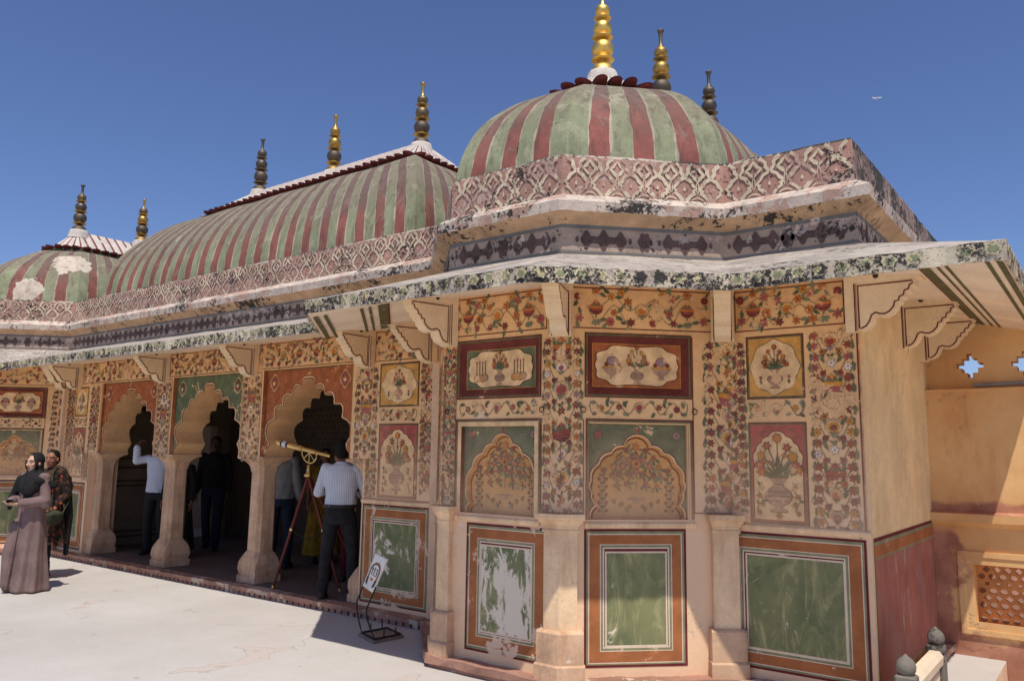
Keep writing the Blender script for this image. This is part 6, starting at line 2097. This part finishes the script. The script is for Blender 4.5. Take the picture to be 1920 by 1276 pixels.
# the phone she holds
phone = empty('phone', 'small dark phone with a teal screen in the hands of the mauve gowned woman', 'phone', (0, 0, 0))
_rz = math.atan2(0.22, 1.0)
pw = Matrix.Rotation(_rz, 3, 'Z') @ Vector((0.005, -0.305 * k, 1.112 * k)) + Vector((-10.165, 4.207, 0))
phone.location = pw; phone.rotation_euler = (R(-20), R(6), _rz + R(62))
b = MB(); b.box((-0.036, -0.075, -0.0045), (0.036, 0.075, 0.0045), simple('phone_black', (0.02, 0.02, 0.022), 0.3)); b.build('case', phone)
b = MB(); b.box((-0.033, -0.070, 0.0046), (0.033, 0.070, 0.0056), simple('phone_screen', lin(90, 140, 140), 0.15)); b.build('screen', phone)

# -- woman behind her in an orange and black tunic
w2, bo, hc2, A2, LG2, k2 = person('woman in an orange and black printed tunic behind the gowned woman', (-11.0, 4.76, 0), (0.30, -1.0), 1.60, 'brown', ('tunic', ikat_c, 0.75), ('trousers', black_c),
                                   {'r': ((0.245, 0.05, 1.12), (0.215, -0.10, 0.92), (-0.3, -0.8, -0.4), (-1, 0, 0), 0.9)}, head_turn=R(20), hair='bun', stride=0.10)
def dup_(b, m):
    _loft(b, [(0.0, 0.06 * k2, z * k2, rx * k2, ry * k2, 0.05, 6, z * 5) for z, rx, ry in ((1.46, 0.10, 0.06), (1.42, 0.185, 0.09), (1.36, 0.21, 0.10), (1.30, 0.20, 0.10), (1.27, 0.17, 0.09))][::-1], m, 32)
    _cap(b, (0.17 * k2, 0.11 * k2, 1.32 * k2), (0.20 * k2, 0.15 * k2, 0.80 * k2), 0.045, 0.05, m); _cap(b, (0.20 * k2, 0.15 * k2, 0.82 * k2), (0.21 * k2, 0.14 * k2, 0.32 * k2), 0.05, 0.03, m)
blob('shawl', dup_, black_c, w2, 0.010, 2)
bag = empty('sling_bag', 'olive canvas sling bag on the hip of the woman in the printed tunic', 'bag', (-11.0, 4.76, 0), math.atan2(0.30, 1.0))
def bagf(b, m):
    _ell(b, (0.245, -0.13, 0.77), (0.055, 0.125, 0.095), m, 20, 10); _ell(b, (0.25, -0.13, 0.80), (0.065, 0.120, 0.055), m, 20, 10)
blob('pouch', bagf, olive_c, bag, 0.008, 2)
b = MB(); b.tube([(0.262, -0.23, 0.80), (0.240, -0.18, 1.0), (0.20, -0.165, 1.18), (0.13, -0.10, 1.36), (0.09, 0.0, 1.405), (0.13, 0.08, 1.37), (0.215, 0.145, 1.15), (0.255, 0.06, 0.95), (0.262, -0.02, 0.82)], 0.011, olive_c, 6)
b.build('strap', bag)
b = MB(); b.box((0.303, -0.22, 0.795), (0.312, -0.05, 0.803), iron_m); b.build('zip', bag)

# -- man at the telescope, seen from behind
m1, bo, *_r = person('man in a striped white shirt and black trousers, back turned, at the telescope', (-6.78, 5.93, 0.09), (-0.62, 0.78), 1.67, 'dark', ('tucked', stripe_c, 0.95), ('trousers', darktr_c),
                     {'l': ((-0.265, -0.04, 1.13), (-0.175, -0.24, 1.10), (0.5, -0.8, 0.1), (0.2, 0, -1), 0.8), 'r': ((0.265, -0.06, 1.13), (0.16, -0.24, 1.16), (-0.5, -0.8, 0.1), (0, 0, -1), 0.8)}, head_turn=R(-10), spread=0.26)
b = MB(); rows = [[(0.153 * 0.982 * math.cos(a), 0.008 + 0.1215 * 0.982 * math.sin(a), z) for a in [2 * math.pi * q / 32 for q in range(32)]] for z in (0.955, 0.992)]
b.grid([[(x * 1.17, y * 1.14, z) for x, y, z in r] for r in rows], simple('belt_leather', (0.02, 0.015, 0.012), 0.5), True, True); b.build('belt', m1)

# -- people inside the hall
person('man in a white shirt under the first arch, one arm raised to his head', (-11.52, 6.50, 0.09), (0.55, -0.9), 1.70, 'dark', ('shirt', white_c, 0.95), ('trousers', darktr_c),
       {'r': ((0.30, -0.10, 1.44), (0.185, -0.16, 1.64), (-0.6, 0.1, 0.6), (-0.6, 0, 0.3), 0.7), 'l': ((-0.33, -0.06, 1.36), (-0.30, -0.12, 1.58), (0.5, 0.1, 0.6), (0.6, 0, 0.3), 0.7)})
person('woman in a black cloak beside the white shirted man, behind the pillar', (-11.02, 6.55, 0.09), (0.6, -0.8), 1.55, 'brown', ('dress', black_c, 0.9), None, None, hair='long')
person('man in a black jacket and blue jeans walking out of the middle arch', (-11.50, 7.42, 0.09), (0.72, -0.7), 1.74, 'dark', ('shirt', black_c, 1.0), ('trousers', jeans_c), None, stride=0.20)
person('tall visitor in a grey shirt and jeans beside the third pillar', (-9.02, 6.85, 0.09), (-0.5, 0.86), 1.72, 'brown', ('shirt', grey_c, 0.9), ('trousers', jeans_c), None, fine=False)
person('woman in a yellow dress deep inside the third arch', (-9.05, 7.60, 0.09), (0.8, -0.6), 1.58, 'brown', ('dress', yellow_c, 0.5), None, None, hair='long', fine=False)
person('girl in white sleeves and a maroon dress behind the telescope', (-7.75, 6.75, 0.09), (0.6, -0.8), 1.58, 'brown', ('shirt', white_c, 0.4), ('trousers', maroon_c), {'l': ((-0.27, 0.0, 1.13), (-0.15, -0.2, 1.2), (0.5, -0.7, 0.3), (0, 0, 1), 0.7)}, hair='long', fine=False)
def bagf2(b, m):
    _ell(b, (0, 0, 0.16), (0.11, 0.07, 0.16), m); _ell(b, (0, 0, 0.06), (0.12, 0.085, 0.06), m)
tb = blob('cloth_bag', bagf2, cloth('blue_cloth', lin(112, 142, 170), 0.2, 20), None, 0.010, 2)
tb.location = (-8.70, 6.35, 0.27)
tag(tb, 'pale blue cloth bag showing at the left of the third pillar', 'bag')

# ------------------------------------------------------------------ brass telescope on a wooden tripod
tel = empty('telescope', 'long brass telescope on a red wooden tripod under the third arch', 'telescope', (-7.42, 6.12, 0.09))
wood_m = paint('red_wood', lin(104, 46, 34), var=0.2, rough=0.5)
def tpart(mb, name, parent=None):
    o = mb.build(name, parent or tel)
    if parent is None:
        o.location = (7.42, -6.12, -0.09)
    return o
E0, E1 = Vector((-8.22, 6.02, 1.765)), Vector((-7.13, 6.06, 1.59))
ax = (E1 - E0).normalized()
apex = Vector((-7.40, 6.10, 1.40))
b = MB(); b.tube([E0, E0 + ax * 0.03, E0 + ax * 0.031, E0 + ax * 0.62], [0.038, 0.038, 0.034, 0.034], brass_m, 20); tube_o = tpart(b, 'tube')
b = MB(); b.tube([E0 + ax * 0.60, E0 + ax * 0.86], 0.026, brass_m, 16); b.tube([E0 + ax * 0.85, E1], 0.020, brass_m, 14); tpart(b, 'draw_tube', tube_o)
b = MB(); b.tube([E0 + ax * 0.24, E0 + ax * 0.37], 0.0365, simple('black_band', (0.015, 0.015, 0.015), 0.4), 20); tpart(b, 'band', tube_o)
b = MB(); b.tube([E0 + ax * 0.27, E0 + ax * 0.34], 0.0375, simple('white_band', (0.7, 0.7, 0.7), 0.5), 20); tpart(b, 'label_band', tube_o)
b = MB()
c0 = E0 + ax * 0.74 + Vector((0, 0, -0.02))
b.tube([c0 + ax * (0.13 * math.cos(t)) + Vector((0, 0, 0.12 * math.sin(t))) for t in [math.pi + math.pi * q / 18 for q in range(19)]], 0.010, brass_m, 8)
for t in (225, 270, 315):
    b.tube([c0, c0 + ax * (0.13 * math.cos(R(t))) + Vector((0, 0, 0.12 * math.sin(R(t))))], 0.006, brass_m, 6)
b.lathe([(0.0, -0.14), (0.02, -0.14), (0.024, -0.20), (0.03, -0.24), (0.05, -0.25), (0.05, -0.275), (0.0, -0.28)], brass_m, c0.x, c0.y, 14)
for q in range(len(b.v) - 7 * 14, len(b.v)):
    b.v[q] = (b.v[q][0], b.v[q][1], b.v[q][2] + c0.z)
tpart(b, 'quadrant_mount')
apex = Vector((c0.x, c0.y, c0.z - 0.27))
feet = [Vector((-7.79, 5.86, 0.092)), Vector((-7.06, 6.22, 0.092)), Vector((-7.20, 6.75, 0.092))]
for f in feet:
    b = MB(); s_ = (f - apex).normalized()
    b.tube([apex + s_ * 0.01, apex.lerp(f, 0.5), f], [0.021, 0.019, 0.013], wood_m, 8)
    lg = tpart(b, 'tripod_leg')
    b = MB(); b.tube([apex.lerp(f, 0.47), apex.lerp(f, 0.49)], 0.024, brass_m, 10); b.tube([apex.lerp(f, 0.975), apex.lerp(f, 0.999)], 0.017, brass_m, 10); tpart(b, 'brass_ring', lg)
b = MB()
q0, q1 = apex.lerp(feet[0], 0.48), apex.lerp(feet[1], 0.48)
b.tube([q0.lerp(q1, t / 12) + Vector((0, 0, -0.09 * math.sin(math.pi * t / 12))) for t in range(13)], 0.004, iron_m, 6)
tpart(b, 'chain')

# ------------------------------------------------------------------ number sign on a bent wire stand
sg_t = empty('number_sign', 'leaning white audio guide sign with number 113 on a bent wire stand', 'sign', (-5.38, 5.25, 0))
def spart(mb, name, parent=None):
    o = mb.build(name, parent or sg_t)
    if parent is None:
        o.location = (5.38, -5.25, 0)
    return o
def gray(px, py, z):
    d = _f + _r2 * ((px - 960) / FPX) + _u2 * (-(py - 638) / FPX)
    t = (z - 1.68) / d.z
    return Vector((0, 0, 1.68)) + d * t
g = [gray(672, 1192, 0), gray(700, 1207, 0), gray(757, 1195, 0), gray(727, 1181, 0)]
b = MB(); b.prism([p + Vector((0, 0, 0.026)) for p in g], [p for p in g], paint('sign_slab', lin(150, 132, 116), var=0.2, dirt=0.3)); spart(b, 'base_slab')
rod_m = simple('black_rod', (0.02, 0.018, 0.016), 0.5)
b = MB()
def up(p, z):
    return Vector((p.x, p.y, z))
cg = sum(g, Vector()) / 4
inn_ = [cg + (p - cg) * 0.86 for p in g]
b.tube([up(p, 0.034) for p in inn_ + inn_[:1]], 0.008, rod_m, 6)
for p, c in ((inn_[0], inn_[3]), (inn_[1], inn_[2])):
    for t in (0.35, 0.8):
        q = p.lerp(c, t); b.tube([up(q, 0.034), up(q, 0.10)], 0.006, rod_m, 6)
spart(b, 'base_frame')
# board corners found where the sight lines meet a plane that leans back over the slab
pTL, pTR, pBL, pBR = gray(705, 1037, 0.76), gray(727, 1048, 0.745), gray(681, 1097, 0.425), gray(700, 1111, 0.405)
def along(v, p, dist):
    return p
for i, (bot, x0) in enumerate(((pBL, inn_[0]), (pBR, inn_[1]))):
    top = (pTL, pTR)[i]
    d_ = (bot - top).normalized()
    low = bot + d_ * 0.28
    pts = [bot - d_ * 0.10, bot, bot + d_ * 0.15, bot + d_ * 0.24]
    e = up(x0, 0.036)
    k_ = bot + d_ * 0.36
    for t in range(1, 9):
        tt = t / 8; a_ = pts[3]
        pts.append(a_.lerp(k_, tt).lerp(k_.lerp(e, tt), tt))
    pts.append(e.lerp(up(inn_[3 - i], 0.036), 0.5))
    b = MB(); b.tube(pts, 0.0075, rod_m, 8); spart(b, 'bent_rod')
nr = (pTR - pTL).cross(pBL - pTL).normalized()
if nr.dot(Vector((0, 0, 1.68)) - pTL) < 0:
    nr = -nr
ex = (pTR - pTL); ey = (pBL - pTL); ey2 = (pBR - pTR)
def bp(u, v, o=0.0):
    return (pTL + ex * u).lerp(pBL + (pBR - pBL) * u, v) + nr * o
b = MB(); wsign = simple('sign_white', lin(226, 224, 220), 0.5)
b.prism([bp(0, 0, 0.006), bp(1, 0, 0.006), bp(1, 1, 0.006), bp(0, 1, 0.006)], [bp(0, 0, -0.006), bp(1, 0, -0.006), bp(1, 1, -0.006), bp(0, 1, -0.006)], wsign)
board = spart(b, 'board')
b = MB()
ink = simple('sign_black', (0.02, 0.02, 0.02), 0.5); tan_ = simple('sign_tan', lin(176, 128, 84), 0.5); orange_ = simple('sign_orange', lin(206, 110, 60), 0.5)
def arcband(r0, r1, m, o):
    rows = []
    for q in range(21):
        t = math.pi * q / 20
        rows.append([bp(0.5 + r * math.cos(t), 0.44 - r * 0.62 * math.sin(t), o) for r in (r0, r1)])
    rows = [[bp(0.5 + r, 0.70, o) for r in (r0, r1)]] + rows + [[bp(0.5 - r, 0.70, o) for r in (r0, r1)]]
    b.grid(rows, m, False)
arcband(0.30, 0.37, ink, 0.0075); arcband(0.37, 0.42, tan_, 0.0075)
for sx in (-1, 1):
    b.face([bp(0.5 + sx * 0.27, 0.66, 0.0085), bp(0.5 + sx * 0.43, 0.66, 0.0085), bp(0.5 + sx * 0.40, 0.85, 0.0085), bp(0.5 + sx * 0.22, 0.90, 0.0085)], ink)
b.face([bp(0.38, 0.64, 0.008), bp(0.62, 0.64, 0.008), bp(0.62, 0.72, 0.008), bp(0.38, 0.72, 0.008)], orange_)
spart(b, 'headphone_symbol', board)
b = MB()
def stroke(pts, w=0.030):
    for (x0, y0), (x1, y1) in zip(pts, pts[1:]):
        dx, dy = x1 - x0, (y1 - y0) * 2.0
        L = math.hypot(dx, dy) or 1; nx, ny = -dy / L * w, dx / L * w / 2.0
        ex_, ey_ = dx / L * w * 0.8, dy / L * w * 0.4
        b.face([bp(x0 - ex_ + nx, y0 - ey_ + ny, 0.0085), bp(x1 + ex_ + nx, y1 + ey_ + ny, 0.0085), bp(x1 + ex_ - nx, y1 + ey_ - ny, 0.0085), bp(x0 - ex_ - nx, y0 - ey_ - ny, 0.0085)], ink)
for x in (0.32, 0.49):
    stroke([(x - 0.05, 0.40), (x, 0.36), (x, 0.56)])
stroke([(0.60, 0.38), (0.68, 0.36), (0.72, 0.40), (0.70, 0.45), (0.64, 0.46), (0.71, 0.48), (0.73, 0.52), (0.68, 0.56), (0.60, 0.55)], 0.026)
spart(b, 'number_113', board)

# ------------------------------------------------------------------ airliner far off in the sky
dv = _f + _r2 * ((1645 - 960) / FPX) + _u2 * (-(184 - 638) / FPX)
pp = Vector((0, 0, 1.68)) + dv.normalized() * 3900
pl_t = empty('airplane', 'tiny white airliner crossing the blue sky on the right', 'airplane', pp, R(200))
wm = simple('aircraft_white', (0.8, 0.8, 0.8), 0.4, scale=0.1)
b = MB(); b.tube([(-18, 0, 0), (-16, 0, 0.2), (-11, 0, 0.3), (10, 0, 0.3), (16, 0, 1.0), (19, 0, 1.4)], [0.5, 1.5, 2.0, 2.0, 1.2, 0.4], wm, 12); b.build('fuselage', pl_t)
for sy in (-1, 1):
    b = MB(); b.prism([(-4, sy * 1.5, -0.6), (3, sy * 1.5, -0.6), (8.5, sy * 17, 0.7), (6.2, sy * 17, 0.7)], [(-4, sy * 1.5, -0.1), (3, sy * 1.5, -0.1), (8.5, sy * 17, 0.9), (6.2, sy * 17, 0.9)], wm); b.build('wing', pl_t)
    b = MB(); b.tube([(-2.5, sy * 6, -1.9), (1.2, sy * 6, -1.9)], [1.1, 0.8], simple('engine_grey', (0.3, 0.3, 0.32), 0.4), 10); b.build('engine', pl_t)
    b = MB(); b.prism([(14, sy * 0.5, 1.2), (17.5, sy * 0.5, 1.2), (19, sy * 6, 1.6), (17.5, sy * 6, 1.6)], [(14, sy * 0.5, 1.5), (17.5, sy * 0.5, 1.5), (19, sy * 6, 1.8), (17.5, sy * 6, 1.8)], wm); b.build('tailplane', pl_t)
b = MB(); b.prism([(13, -0.2, 1.8), (17.5, -0.2, 1.8), (19.5, -0.2, 7.5), (17.8, -0.2, 7.5)], [(13, 0.2, 1.8), (17.5, 0.2, 1.8), (19.5, 0.2, 7.5), (17.8, 0.2, 7.5)], wm); b.build('tail_fin', pl_t)
